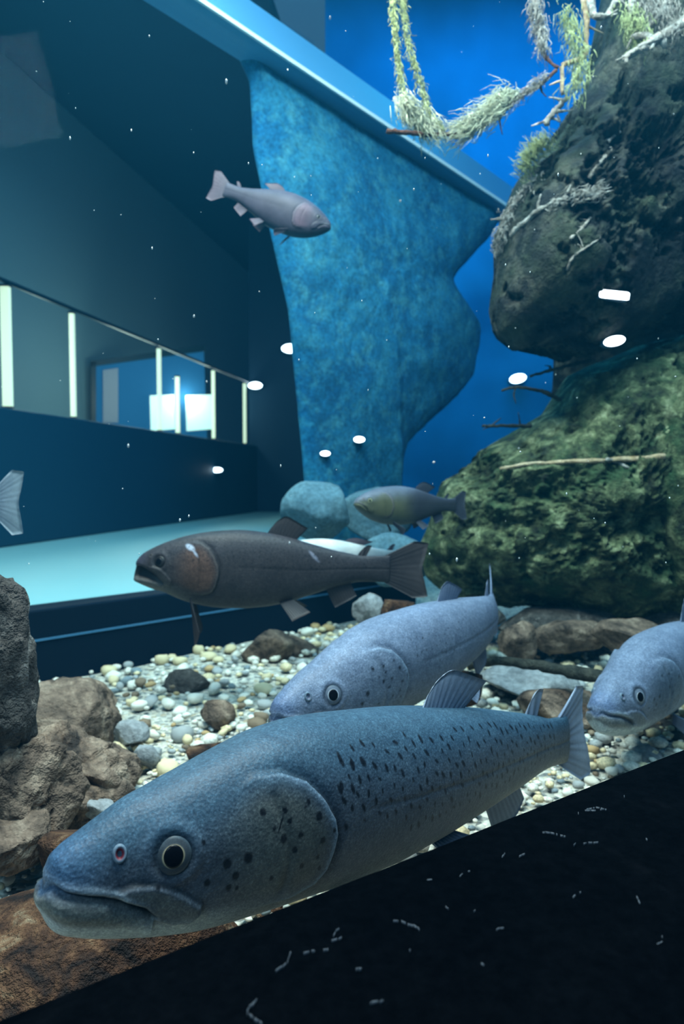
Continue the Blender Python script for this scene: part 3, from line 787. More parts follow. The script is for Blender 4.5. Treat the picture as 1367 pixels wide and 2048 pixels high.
def build_fish(name, label, F, loc, udir, pal, res=(220, 120), feat=None, spots=None, fins=None, mat='fish', group=None, roll=0.0, seed=0, mouth_open=0.0, jaw_fwd=0.0, marks=None, eyes=True):
    # marks: coloured patches (s, r, half length, half height, angle, colour, strength)
    feat = {**DEF_FEAT, **(feat or {})}
    ns, nt = res
    X, Y, Z, TH = section(F, ns, nt)
    L = F.L
    side = smooth(0.10, 0.45, np.abs(np.sin(TH)))
    px, pz = X, Z
    tp, bt = F.top(X), F.bot(X); R = np.clip((Z - bt) / (tp - bt + 1e-9), 0, 1)
    conv = lambda pts: np.array([F.rz(s, r) for s, r in pts])
    dsp = np.zeros_like(X)
    # colours
    back, mid, belly = (np.array(pal[k]) for k in ('back', 'side', 'belly'))
    nf = fbm(np.stack([X.ravel() / L * 9, Y.ravel() / L * 9, Z.ravel() / L * 14], 1), 4, seed).reshape(X.shape)
    Rn = R + 0.08 * nf
    k1 = smooth(pal.get('b0', 0.02), pal.get('b1', 0.30), Rn)[..., None]; k2 = smooth(0.55, 0.92, Rn)[..., None]
    C = belly * (1 - k1) + mid * k1; C = C * (1 - k2) + back * k2
    C = C * (1 + 0.22 * nf[..., None])
    # gill cover
    opc = conv(feat['op']); ring = np.r_[opc, [F.rz(.05, .35), F.rz(.10, .75), F.rz(.2, .88)]]
    sd = sdist(px, pz, ring)
    dsp += 0.0065 * L * smooth(-0.006 * L, 0.004 * L, sd) * side * smooth(.19, .27, X / L)
    dop = poly_dist(px, pz, opc)
    dsp -= 0.005 * L * np.exp(-(np.clip(-sd, 0, None) / (0.012 * L)) ** 2) * (sd < 0) * side * smooth(.2, .3, X / L)
    rear = smooth(.22, .285, X / L)
    m = np.exp(-((dop - 0.004 * L) / (0.0042 * L)) ** 2) * (sd > 0) * side * rear
    C = C * (1 - 0.6 * m[..., None]) + np.array(pal['rim']) * 0.6 * m[..., None]
    m = np.exp(-(dop / (0.006 * L)) ** 2) * (sd <= 0) * side * rear
    C = C * (1 - 0.62 * m[..., None])
    if 'gill' in pal:
        m = smooth(0, 0.03 * L, sd) * side * smooth(.13, .24, X / L) * pal.get('gill_k', 0.6)
        C = C * (1 - m[..., None]) + np.array(pal['gill']) * (1 + 0.35 * nf[..., None]) * m[..., None]
    pr = poly_dist(px, pz, conv(feat['preop']))
    dsp -= 0.0022 * L * np.exp(-(pr / (0.006 * L)) ** 2) * side
    m = np.exp(-((pr) / (0.004 * L)) ** 2) * side; C = C * (1 - 0.18 * m[..., None])
    # jaw bones
    mx = conv(feat['maxilla']); sm = sdist(px, pz, mx); dm = poly_dist(px, pz, mx, True)
    dsp += 0.0062 * L * smooth(-0.002 * L, 0.005 * L, sm) * side
    C = C * (1 - 0.72 * (np.exp(-(dm / (0.0030 * L)) ** 2) * (sm < 0.002 * L) * side * smooth(.05, .075, X / L))[..., None])
    if 'jaw' in pal:
        m = smooth(0, 0.012 * L, sm) * side * 0.6; C = C * (1 - m[..., None]) + np.array(pal['jaw']) * m[..., None]
    mo = conv(feat['mouth']); dmo = poly_dist(px, pz, mo)
    front = smooth(.16, .0, X / L)
    wv = 0.0030 * L * (1 + 2.2 * mouth_open * front)
    gap = np.exp(-(dmo / wv) ** 2)
    dsp -= (0.0055 + 0.030 * mouth_open * front) * L * gap
    C = C * (1 - (0.62 + 0.3 * mouth_open) * gap[..., None])
    zmo = np.interp(px, mo[:, 0], mo[:, 1])
    lip = np.exp(-((pz - zmo - 0.0075 * L) / (0.0045 * L)) ** 2) * (px < mo[-1, 0]) * smooth(mo[-1, 0], mo[-1, 0] * 0.6, px) * 1.0
    dsp += 0.0016 * L * lip
    C = C * (1 - 0.75 * lip[..., None]) + np.array(pal['lip']) * 0.75 * lip[..., None]
    low = np.exp(-((pz - zmo + 0.016 * L) / (0.012 * L)) ** 2) * (px < mo[-1, 0])
    dsp += 0.0045 * L * low
    if 'jaw' in pal:
        m = np.clip(low * 1.3, 0, 1) * 0.8; C = C * (1 - m[..., None]) + np.array(pal['jaw']) * 1.25 * m[..., None]
    if 'chin' in pal:
        m = smooth(0.30, 0.16, R) * smooth(.24, .12, X / L) * 0.85
        C = C * (1 - m[..., None]) + np.array(pal['chin']) * m[..., None]
    if 'snout' in pal:
        m = smooth(.07, .0, X / L) * 0.7 * smooth(.45, .7, R)
        C = C * (1 - m[..., None]) + np.array(pal['snout']) * m[..., None]
    # eye socket
    ec = F.rz(*feat['eye']); er = feat['eye_r'] * L
    de = np.hypot(px - ec[0], pz - ec[1])
    dsp += (0.0030 * L * np.exp(-((de - 1.75 * er) / (0.55 * er)) ** 2) - 0.002 * L * np.exp(-(de / er) ** 2)) * side
    m = np.exp(-((de - 1.85 * er) / (0.5 * er)) ** 2) * side; C = C * (1 + 0.16 * m[..., None])
    m = np.exp(-((de - 1.25 * er) / (0.28 * er)) ** 2) * side; C = C * (1 - 0.55 * m[..., None])
    # cheek bones, low relief
    dsp += 0.0025 * L * nf * smooth(.35, .1, X / L)
    # lateral line
    xl = X / L; zl = bt + (0.56 - 0.05 * smooth(.3, .8, xl)) * (tp - bt)
    m = np.exp(-((pz - zl) / (0.0035 * L)) ** 2) * smooth(.37, .42, xl) * side; C = C * (1 - 0.20 * m[..., None]); dsp -= 0.0012 * L * m
    if marks:
        for (s, r, rx, rz_, ang, c, k) in marks:
            q = F.rz(s, r); ca, sa = math.cos(ang), math.sin(ang)
            a = ((px - q[0]) * ca + (pz - q[1]) * sa) / (rx * L); b = (-(px - q[0]) * sa + (pz - q[1]) * ca) / (rz_ * L)
            m = smooth(1.35, 0.75, np.hypot(a, b)) * side * k
            if c == 'near': continue
            C = C * (1 - m[..., None]) + np.array(c) * m[..., None]
    for (s, r, rx, rz_, ang) in (spots or []):
        q = F.rz(s, r); ca, sa = math.cos(ang), math.sin(ang)
        sel = np.abs(px - q[0]) < 3 * max(rx, rz_) * L
        if not sel.any(): continue
        i0, i1 = np.where(sel.any(1))[0][[0, -1]]; sl = slice(i0, i1 + 1)
        a = ((px[sl] - q[0]) * ca + (pz[sl] - q[1]) * sa) / (rx * L); b = (-(px[sl] - q[0]) * sa + (pz[sl] - q[1]) * ca) / (rz_ * L)
        m = smooth(1.3, 0.8, np.hypot(a, b)) * side[sl] * pal.get('spot_k', 0.95)
        C[sl] = C[sl] * (1 - m[..., None]) + np.array(pal['spot']) * m[..., None]
    C = np.clip(C, 0.002, 1)
    # normals of the plain section for displacement
    g = np.stack([X, Y, Z], 2)
    du = np.gradient(g, axis=0); dv = (np.roll(g, -1, 1) - np.roll(g, 1, 1)) / 2
    n = np.cross(du, dv); n /= np.linalg.norm(n, axis=2)[..., None] + 1e-12
    out = np.stack([np.zeros_like(X), Y, Z - (tp + bt) / 2], 2)
    sg = np.sign((n * out).sum(2)); sg[sg == 0] = 1
    n = n * np.median(sg)
    dsp *= smooth(0, 0.02, X / L) * 0.7 + 0.3
    g2 = g + n * dsp[..., None]
    if mouth_open:
        jaw = smooth(0, 0.004 * L, zmo - pz) * (px < mo[-1, 0]) * (1 - px / mo[-1, 0])
        g2[..., 2] -= jaw * mouth_open * 0.035 * L
        g2[..., 0] -= jaw * mouth_open * 0.010 * L
    if jaw_fwd:
        jaw = smooth(-0.002 * L, 0.010 * L, zmo - pz) * smooth(.10, .0, X / L)
        g2[..., 0] -= jaw * jaw_fwd * L
    V = F.warp(g2.reshape(-1, 3))
    ii, jj = np.meshgrid(np.arange(ns - 1), np.arange(nt), indexing='ij')
    a = ii * nt + jj; b = ii * nt + (jj + 1) % nt
    Q = np.stack([a, b, b + nt, a + nt], 2).reshape(-1, 4).tolist()
    Q.append(list(range(nt))[::-1]); Q.append(list(range((ns - 1) * nt, ns * nt)))
    # frame
    u = np.asarray(udir, float); u /= np.linalg.norm(u)
    yv = np.cross([0, 0, 1.0], u); yv /= np.linalg.norm(yv); zv = np.cross(u, yv)
    M = Matrix(((u[0], yv[0], zv[0], loc[0]), (u[1], yv[1], zv[1], loc[1]), (u[2], yv[2], zv[2], loc[2]), (0, 0, 0, 1)))
    if roll: M = M @ Matrix.Rotation(roll, 4, 'X')
    root = empty(name); root.matrix_world = M
    tag(root, label, 'fish', group)
    mesh_obj('body', V, Q, MATS[mat], root, colors=C.reshape(-1, 3))
    # eyes
    def surf(s, r, sgn):
        q = F.rz(s, r)
        d = np.hypot(px - q[0], pz - q[1]) + 10 * (np.sign(Y) != sgn)
        k = np.unravel_index(np.argmin(d), d.shape)
        return g[k], n[k] / np.linalg.norm(n[k])
    if eyes:
        for sgn in (-1, 1):
            p, nn = surf(*feat['eye'], sgn)
            nn = nn + np.array([-0.12, 0, 0.05]); nn /= np.linalg.norm(nn)
            a1 = np.cross(nn, [0, 0, 1.0]); a1 /= np.linalg.norm(a1); a2 = np.cross(a1, nn)
            prof = [(1.40, -0.30), (1.30, -0.04), (1.12, 0.08), (0.98, 0.14), (0.84, 0.20), (0.755, 0.23), (0.715, 0.24), (0.67, 0.25), (0.40, 0.27), (0.0, 0.28)]
            cols = [pal['iris_o']] * 2 + [pal['iris']] * 3 + [pal['ring']] * 2 + [(0.01, 0.01, 0.012)] * 3
            def dome(prof, cols, k=1.0, el=1.0):
                V = []; Fc = []; Cc = []; nn_ = 36
                for (r_, h_), c_ in zip(prof, cols):
                    for j in range(nn_):
                        th = 2 * math.pi * j / nn_
                        V.append(p + er * (r_ * k * (math.cos(th) * a1 + el * math.sin(th) * a2) + h_ * nn)); Cc.append(c_)
                for q in range(len(prof) - 1):
                    for j in range(nn_):
                        Fc.append((q*nn_ + j, q*nn_ + (j+1) % nn_, (q+1)*nn_ + (j+1) % nn_, (q+1)*nn_ + j))
                return F.warp(V), Fc, Cc
            V1, F1, C1 = dome(prof, cols)
            eo = mesh_obj('eye', V1, F1, MATS['eye'], root, colors=np.array(C1))
            V2, F2, _ = dome([(0.68, 0.15), (0.69, 0.26), (0.58, 0.31), (0.3, 0.34), (0.0, 0.35)], [(0, 0, 0)] * 5, 1.0, 1.12)
            mesh_obj('pupil', V2, F2, MATS['pupil'], eo)
            # nostril
            p, nn = surf(*feat['nostril'], sgn)
            a1 = np.cross(nn, [0, 0, 1.0]); a1 /= np.linalg.norm(a1); a2 = np.cross(a1, nn)
            er_ = er; er = 0.0082 * L
            V3, F3, C3 = dome([(1.2, -0.4), (1.05, 0.25), (0.8, 0.45), (0.55, 0.2), (0.3, -0.1), (0.0, -0.2)], [tuple(.6 * q for q in pal['rim'])] * 3 + [pal['nostril']] * 3, 0.8, 1.3)
            mesh_obj('nostril', V3, F3, MATS['eye'], root, colors=np.array(C3)); er = er_
    # fins
    fc, ft_ = np.array(pal['fin']), np.array(pal['fin_tip'])
    def add_fin(nm, base, tip, th=0.004, rays=10, wob=0.004, fcol=None):
        V, Fc, kc, rc = fin_mesh(F, base, tip, th * L, rays, wob=wob * L, seed=len(nm))
        c0 = fc if fcol is None else np.array(fcol)
        Cc = (c0 * (1 - kc[:, None]) + ft_ * kc[:, None]) * (0.8 + 0.3 * rc[:, None])
        mesh_obj(nm, V, Fc, MATS['fin'], root, colors=Cc)
    fins = fins or {}
    def zt(s): return float(F.top(s * L))
    def zb(s): return float(F.bot(s * L))
    fh = fins.get('dorsal_h', 0.10); d0, d1 = fins.get('dorsal', (0.56, 0.68)); lean = fins.get('dorsal_lean', 0.07)
    base = [(s * L, 0, zt(s) - 0.012 * L) for s in np.linspace(d0, d1, 5)]
    tip = [((d0 + 0.02 + (d1 - d0 + lean) * t) * L, fins.get('dorsal_y', 0) * L * (0.3 + t), zt(d0) + fh * L * (0.25 + 0.75 * math.sin(min(1, t * 2.2) * math.pi / 2)) * (1 - 0.45 * max(0, t - 0.45) / 0.55) - 0.02 * L * t) for t in np.linspace(0, 1, 6)]
    add_fin('dorsal_fin', base, tip)
    base = [(s * L, 0, zt(s) - 0.008 * L) for s in np.linspace(.865, .90, 4)]
    tip = [((.875 + .05 * t) * L, 0, zt(.88) + (0.012 + 0.030 * math.sin(t * 2.0)) * L) for t in np.linspace(0, 1, 5)]
    add_fin('adipose_fin', base, tip, 0.005, 2, 0.0)
    # caudal
    cw = fins.get('caudal_h', 0.115); cl = fins.get('caudal_l', 0.13); yo = fins.get('caudal_y', 0.0)
    zc = (zt(.98) + zb(.98)) / 2
    base = [(0.972 * L, 0, zb(.985) + 0.004 * L), (0.985 * L, 0, zc - .01 * L), (0.988 * L, 0, zc), (0.985 * L, 0, zc + .01 * L), (0.972 * L, 0, zt(.985) - 0.004 * L)]
    tip = [((1.0 + cl * a) * L, yo * L * abs(h_), zc + cw * h_ * L) for a, h_ in ((0.62, -1.0), (1.0, -0.93), (0.92, -0.45), (0.84, 0), (0.92, 0.45), (1.0, 0.93), (0.62, 1.0))]
    add_fin('caudal_fin', base, tip, 0.006, 16, 0.01)
    base = [(s * L, 0, zb(s) + 0.010 * L) for s in np.linspace(.74, .84, 4)]
    tip = [((.785 + .085 * t) * L, 0, zb(.78) - (0.085 - 0.05 * t) * L) for t in np.linspace(0, 1, 5)]
    add_fin('anal_fin', base, tip, 0.0045, 9)
    for sgn in (-1, 1):
        x0 = .56; w_ = float(F.half(x0 * L)) * 0.45 * sgn
        base = [(s * L, w_, zb(s) + 0.012 * L) for s in np.linspace(x0, x0 + .05, 4)]
        tip = [((x0 + .05 + .07 * t) * L, w_ + sgn * (.05 - .02 * t) * L, zb(x0) - (.055 - .035 * t) * L) for t in np.linspace(0, 1, 5)]
        add_fin('pelvic_fin', base, tip, 0.0045, 8)
        x0 = fins.get('pect_x', .335); sp = fins.get('pect_spread', 1.0); dn = fins.get('pect_down', 0.06)
        w_ = float(F.half(x0 * L)) * 0.72 * sgn; z0 = zb(x0) + 0.10 * (zt(x0) - zb(x0))
        base = [((x0 + .004 * t) * L, w_ * (1 - .04 * t), z0 - .028 * L * t) for t in (0, .33, .66, 1)]
        tip = [((x0 + fins.get('pect_back', .10) * (0.75 + .25 * t)) * L - .03 * L * t * t, w_ + sgn * sp * (.085 - .03 * t) * L, z0 - (dn + .05 * t) * L) for t in np.linspace(0, 1, 5)]
        add_fin('pectoral_fin', base, tip, 0.005, 9)
    return root

def flank_spots(n, s0, s1, r0, r1, size, seed, gap, ang=1.9, F=None, aspect=2.2):
    rs = np.random.RandomState(seed); out = []; pts = []
    for _ in range(n * 40):
        if len(out) >= n: break
        s = rs.uniform(s0, s1); r = rs.uniform(r0, r1)
        if s < 0.40 and rs.rand() < 0.45: continue
        if r < r0 + 0.12 and s < 0.45: continue
        q = F.rz(s, r)
        if any((q[0] - a) ** 2 + (q[1] - b) ** 2 < gap ** 2 for a, b in pts): continue
        pts.append((q[0], q[1]))
        k = rs.uniform(0.7, 1.25) * size
        out.append((s, r, k * aspect, k, ang + rs.normal(0, 0.25)))
    return out

UD = np.array([math.cos(math.radians(42)), math.sin(math.radians(42)), 0])
BLUE = dict(back=(.035, .075, .115), side=(.062, .076, .098), belly=(.17, .165, .15), rim=(.18, .26, .34), lip=(.32, .38, .42), chin=(.40, .46, .48),
            snout=(.045, .10, .19), gill=(.088, .088, .070), gill_k=.7, jaw=(.105, .112, .10), spot=(.004, .005, .009), iris_o=(.06, .085, .105), iris=(.045, .055, .065), ring=(.34, .28, .18),
            nostril=(.16, .02, .03), fin=(.14, .18, .26), fin_tip=(.22, .26, .33))

# the big spotted fish in front
F1 = Fish(.87, BIG_T, BIG_B, BIG_W, bend=[(.90, .10, -0.5)])
sp1 = [(s, r, q * 1.25, q * 1.05, 1.7) for s, r, q in GILL_SPOTS] + [(.244, .64, .0009, .011, -.55)]
sp1 += [(.35, .83, .0058, .003, 1.8), (.365, .80, .006, .003, 1.8), (.384, .81, .0058, .003, 1.8), (.337, .70, .007, .0028, 1.9), (.358, .69, .007, .003, 1.75)]
sp1 += flank_spots(230, .34, .93, .36, .90, .0023, 5, .0135, F=F1)
build_fish('spotted_trout', 'largest blue-grey fish in front, with black spots, resting beside the black kerb', F1, P(80, 1775, .60), UD, BLUE,
           res=(640, 300), spots=sp1, seed=2, jaw_fwd=.006, group='large blue-grey fish',
           fins=dict(dorsal=(.575, .67), dorsal_h=.052, dorsal_lean=.055, caudal_h=.095, caudal_l=.075, caudal_y=.0, pect_down=.05, pect_back=.10))

# middle fish behind it, bending away
PALE = dict(BLUE, back=(.135, .175, .25), side=(.125, .155, .215), belly=(.17, .19, .22), gill=(.10, .13, .175), gill_k=.4, snout=(.075, .12, .23), iris=(.11, .135, .18), ring=(.50, .56, .62), nostril=(.12, .12, .18), fin=(.10, .13, .20), fin_tip=(.14, .17, .24))
S2 = .84 / .87
F2 = Fish(.84, BIG_T, BIG_B, BIG_W, scale=S2, droop=.105, bend=[(.85, .14, 2.2), (.3, .2, .25)])
sp2 = [(s, r, q * 1.0, q * 1.0, 1.7) for s, r, q in GILL_SPOTS if s > .18] + flank_spots(40, .36, .6, .5, .8, .0016, 8, .015, F=F2, aspect=1.2)
build_fish('pale_trout', 'plain blue-grey fish behind the largest one, tail curled up', F2, P(542, 1438, 1.13), (.70, .71, .075), PALE,
           res=(360, 190), spots=sp2, seed=7, group='large blue-grey fish', fins=dict(dorsal=(.57, .66), dorsal_h=.05, dorsal_lean=.02, caudal_h=.12, caudal_l=.13))

# fish cut by the right edge
F3 = Fish(.80, BIG_T, BIG_B, BIG_W, scale=.80 / .87, droop=.105)
sp3 = [(s, r, q * .8, q * .8, 1.7) for s, r, q in GILL_SPOTS if s < .3]
build_fish('pale_trout', 'blue-grey fish looking in from the right edge of the picture', F3, P(1190, 1428, 1.28), (.70, .71, .03), dict(PALE, gill=(.06, .09, .125), gill_k=.6),
           res=(320, 180), spots=sp3, seed=9, group='large blue-grey fish')

# brown trout
BROWN = dict(back=(.030, .027, .032), side=(.034, .029, .031), belly=(.032, .029, .030), b0=.0, b1=.2, rim=(.085, .07, .065), lip=(.13, .12, .14), chin=(.085, .08, .075), snout=(.06, .055, .085),
             gill=(.105, .052, .034), gill_k=.65, jaw=(.05, .043, .04), spot=(.010, .009, .011), spot_k=.8, iris_o=(.012, .011, .012), iris=(.012, .011, .012), ring=(.02, .018, .018), nostril=(.012, .012, .012),
             fin=(.028, .024, .026), fin_tip=(.040, .033, .034))
L4 = .655
F4 = Fish(L4, TR_D(TR_T, 1.2), TR_D(TR_B, 1.28), TR_W, scale=L4)
sp4 = flank_spots(230, .10, .95, .52, .98, .0026, 14, .010, F=F4, aspect=1.1)
build_fish('brown_trout', 'dark brown trout with open mouth swimming left above the gravel', F4, P(268, 1128, 1.72), (.985, .13, -.035), BROWN, res=(360, 190), spots=sp4, seed=12,
           feat=dict(mouth=[(-.002, .42), (.015, .40), (.04, .36), (.07, .31), (.10, .25), (.115, .22)], eye=(.10, .66), eye_r=.017), mouth_open=1.0,
           marks=[(.215, .83, .018, .009, -.5, (.45, .5, .6), .85), (.236, .74, .016, .004, -.9, (.40, .44, .55), .7), (.69, .78, .028, .006, -.8, (.22, .22, .28), .7)],
           fins=dict(dorsal=(.50, .615), dorsal_h=.075, dorsal_lean=.03, caudal_h=.115, caudal_l=.16, pect_down=.13, pect_back=.05, pect_spread=.35, pect_x=.22))

# hazy fish in the blue, upper middle
FARP = dict(back=(.062, .060, .085), side=(.045, .042, .060), belly=(.020, .024, .036), rim=(.28, .22, .26), lip=(.2, .2, .22), gill=(.16, .10, .13), gill_k=.6, spot=(.06, .06, .07), iris_o=(.08, .08, .09), iris=(.1, .1, .1), ring=(.15, .15, .15),
            nostril=(.08, .08, .08), fin=(.065, .058, .075), fin_tip=(.13, .095, .115))
L5 = .375
F5 = Fish(L5, TR_D(TR_T, 1.35), TR_D(TR_B, 1.45), TR_D(TR_W, 1.25), scale=L5)
build_fish('distant_trout', 'small grey trout swimming right and down in the open blue water', F5, P(662, 455, 2.2), (-.94, .10, .37), FARP, res=(160, 90), mat='fish_far', seed=17,
           fins=dict(dorsal_h=.05, dorsal=(.48, .60), caudal_h=.13, caudal_l=.14))

# small olive fish by the mossy boulder
OL = dict(FARP, back=(.09, .105, .14), side=(.072, .075, .045), belly=(.10, .11, .10), gill=(.085, .085, .045), ring=(.4, .4, .2), iris=(.2, .21, .12), fin=(.03, .032, .045), fin_tip=(.04, .045, .06))
L6 = .36
F6 = Fish(L6, TR_D(TR_T, 1.3), TR_D(TR_B, 1.4), TR_D(TR_W, 1.2), scale=L6, bend=[(.75, .2, 1.4)])
build_fish('olive_trout', 'small olive-sided trout in front of the mossy boulder edge', F6, P(707, 1006, 2.05), (.93, .36, -.03), OL, res=(160, 90), mat='fish_far', seed=19, marks=[(.78, .5, .30, .2, 0, (.025, .028, .042), .85)],
           fins=dict(dorsal_h=.07, caudal_h=.13))
# pale fish behind the brown trout's tail
L8 = .46
F8 = Fish(L8, TR_T, TR_B, TR_W, scale=L8)
build_fish('silver_trout', 'pale silvery fish half hidden behind the brown trout tail', F8, P(520, 1112, 2.10), (.985, .16, -.02), dict(FARP, back=(.62, .64, .62), side=(.45, .48, .5), belly=(.5, .5, .5), gill=(.4, .42, .42)), res=(160, 90), mat='fish_far', seed=23,
           fins=dict(dorsal_h=.03, caudal_h=.10, caudal_l=.12))
# tail entering at the left edge
L7 = .42
F7 = Fish(L7, TR_T, TR_B, TR_W, scale=L7)
p7 = P(-12, 1005, 1.5)
build_fish('grey_trout', 'grey fish tail reaching in at the left edge of the picture', F7, p7 - np.array([.42, -.02, 0.0]), (.998, -.05, .0), dict(FARP, fin=(.16, .20, .26), fin_tip=(.26, .32, .36)), res=(160, 90), mat='fish_far', seed=29,
           fins=dict(caudal_h=.17, caudal_l=.16, dorsal_h=.05))

# ------------------------------------------------------------------ sticks, roots, moss
def stick(name, label, pts, r0, r1, mat, cat='branch', twigs=0, seed=0, rough=0.2, group=None, n=28):
    W = np.array([P(*p) for p in pts]); S = spline(W, n); rs = np.random.RandomState(seed)
    S = S + 0.25 * r0 * np.stack([vnoise(np.stack([np.arange(n) * .7, np.full(n, seed + k * 7.1), np.zeros(n)], 1), seed) for k in range(3)], 1)
    V, Fc = tube(S, np.linspace(r0, r1, n), 8, seed, rough)
    base = S[0]
    o = mesh_obj(name, V, Fc, MATS[mat], loc=base)
    tag(o, label, cat, group)
    for k in range(twigs):
        i = rs.randint(3, n - 2); d = rs.normal(size=3); d[1] *= .4; d /= np.linalg.norm(d); l = rs.uniform(.02, .06)
        q = np.array([S[i], S[i] + d * l * .5 + rs.normal(0, .004, 3), S[i] + d * l])
        V, Fc = tube(spline(q, 7), np.linspace(r1 * .8, r1 * .3, 7), 6, seed + k, rough)
        mesh_obj('twig', np.asarray(V) - base, Fc, MATS[mat], parent=o)
    return o

def tuft(name, label, pts, n, length, spread, mat, seed, r=0.0009, droop=None, cat='moss', parent=None, fuzz=1.0):
    """hanging mat of fine filaments along a spine"""
    W = np.array([P(*p) for p in pts]); S = spline(W, 60) if len(W) > 1 else np.repeat(W, 60, 0); rs = np.random.RandomState(seed)
    V = []; Fc = []; dr = np.array(droop if droop is not None else (0, 0, -1.0)); dr = dr / np.linalg.norm(dr)
    for _ in range(n):
        i = rs.randint(60); p = S[i] + rs.normal(0, spread, 3); l = length * rs.uniform(.35, 1)
        d = dr + rs.normal(0, .45 * fuzz, 3); d /= np.linalg.norm(d); d2 = dr + rs.normal(0, .5 * fuzz, 3); d2 /= np.linalg.norm(d2)
        q = np.array([p, p + d * l * .5, p + d * l * .5 + d2 * l * .5])
        rr = r * rs.uniform(.7, 1.5)
        v, f = tube(q, [rr, rr * .9, rr * .4], 4)
        b = len(V); V += list(v); Fc += [tuple(b + k for k in g) for g in f]
    base = S[0]
    if parent is not None:
        o = mesh_obj(name, np.asarray(V) - np.asarray(parent.location), Fc, MATS[mat], parent=parent); o['kind'] = 'stuff'
        return o
    o = mesh_obj(name, V, Fc, MATS[mat], loc=base)
    return tag(o, label, cat)

# twig with hanging moss in the top middle
s1 = stick('mossy_twig', 'short dark twig hanging with pale green moss at top centre', [(773, 262, 1.75), (840, 268, 1.76), (912, 268, 1.78)], .0065, .0055, 'brown_twig', seed=3)
tuft('moss_strand', None, [(782, -30, 1.74), (788, 60, 1.74), (800, 150, 1.75), (815, 225, 1.76), (850, 258, 1.77)], 620, .032, .0042, 'moss', 31, parent=s1, droop=(.2, 0, -1))
tuft('moss_strand', None, [(800, -30, 1.76), (812, 70, 1.76), (835, 150, 1.76), (855, 215, 1.77), (880, 255, 1.77)], 620, .030, .0042, 'moss', 32, parent=s1, droop=(.3, 0, -1))
tuft('moss_strand', None, [(800, 195, 1.75), (825, 225, 1.76), (850, 250, 1.77), (870, 258, 1.77)], 700, .05, .014, 'pale_moss', 33, parent=s1, droop=(.6, 0, -1))
s2 = stick('mossy_branch', 'thin branch with white moss slanting down at top right', [(1112, 140, 1.8), (1080, 170, 1.8), (1030, 200, 1.8), (990, 235, 1.79), (960, 258, 1.78)], .005, .004, 'brown_twig', seed=5, twigs=3)
tuft('moss_strand', None, [(1095, 150, 1.79), (1050, 185, 1.79), (1010, 215, 1.79)], 300, .03, .006, 'root', 36, parent=s2, droop=(-.7, 0, -.4))
tuft('moss_strand', None, [(1020, 190, 1.79), (985, 222, 1.78), (950, 245, 1.78), (925, 258, 1.78)], 900, .075, .012, 'pale_moss', 34, parent=s2, droop=(-1, 0, -.55))
tuft('moss_strand', None, [(1005, 188, 1.79), (1040, 188, 1.79)], 160, .025, .004, 'pale_moss', 35, parent=s2, droop=(-1, 0, .1))
s3 = stick('hanging_root', 'reddish root hanging at the top edge above the branch', [(1062, -20, 1.82), (1075, 40, 1.82), (1082, 95, 1.82), (1100, 125, 1.81), (1114, 135, 1.80)], .007, .004, 'brown_twig', seed=8)
tuft('root_hair', None, [(1065, 0, 1.81), (1078, 50, 1.81), (1086, 100, 1.81)], 420, .04, .009, 'root', 38, parent=s3)
s4 = stick('hanging_root', 'yellowish root hanging beside the boulder top', [(1165, -20, 1.85), (1172, 50, 1.85), (1170, 110, 1.85), (1122, 135, 1.84), (1125, 190, 1.84)], .009, .005, 'tan_twig', seed=9, twigs=4)
tuft('root_hair', None, [(1130, 20, 1.84), (1150, 80, 1.84), (1160, 130, 1.84), (1150, 180, 1.84)], 520, .05, .014, 'moss', 39, parent=s4)
stick('pale_root', 'pale forked root at the top beside the dark boulder', [(1180, -20, 1.82), (1188, 30, 1.82), (1205, 35, 1.82), (1225, 8, 1.82), (1240, -25, 1.82)], .011, .006, 'root', seed=12, twigs=3)
stick('pale_root', 'thick white root running off the top right corner', [(1245, 118, 1.78), (1290, 92, 1.76), (1330, 70, 1.75), (1390, 30, 1.74)], .009, .016, 'root', seed=14, twigs=9)
stick('pale_root', 'thin white root reaching down from the thick corner root', [(1290, 92, 1.76), (1275, 98, 1.76), (1258, 108, 1.76), (1250, 125, 1.76)], .007, .004, 'root', seed=15, twigs=2)
s5 = stick('pale_root', 'pale twisted root at the top edge with yellow moss', [(1265, -20, 1.78), (1262, 40, 1.78), (1275, 70, 1.77), (1310, 40, 1.76), (1340, -10, 1.75)], .009, .006, 'root', seed=16, twigs=7)
tuft('moss_tuft', None, [(1255, 25, 1.77), (1275, 55, 1.77), (1285, 75, 1.77)], 420, .035, .015, 'moss', 41, parent=s5)
tuft('root_hair', None, [(1280, 10, 1.77), (1340, 30, 1.75), (1367, 60, 1.75)], 380, .05, .02, 'root', 42, parent=s5)
tuft('green_moss', 'small yellow-green moss tuft on the boulder edge', [(1052, 350, 1.98), (1064, 318, 1.98), (1082, 298, 1.98), (1100, 285, 1.98)], 520, .05, .012, 'moss', 43, droop=(-.7, -.4, .4))
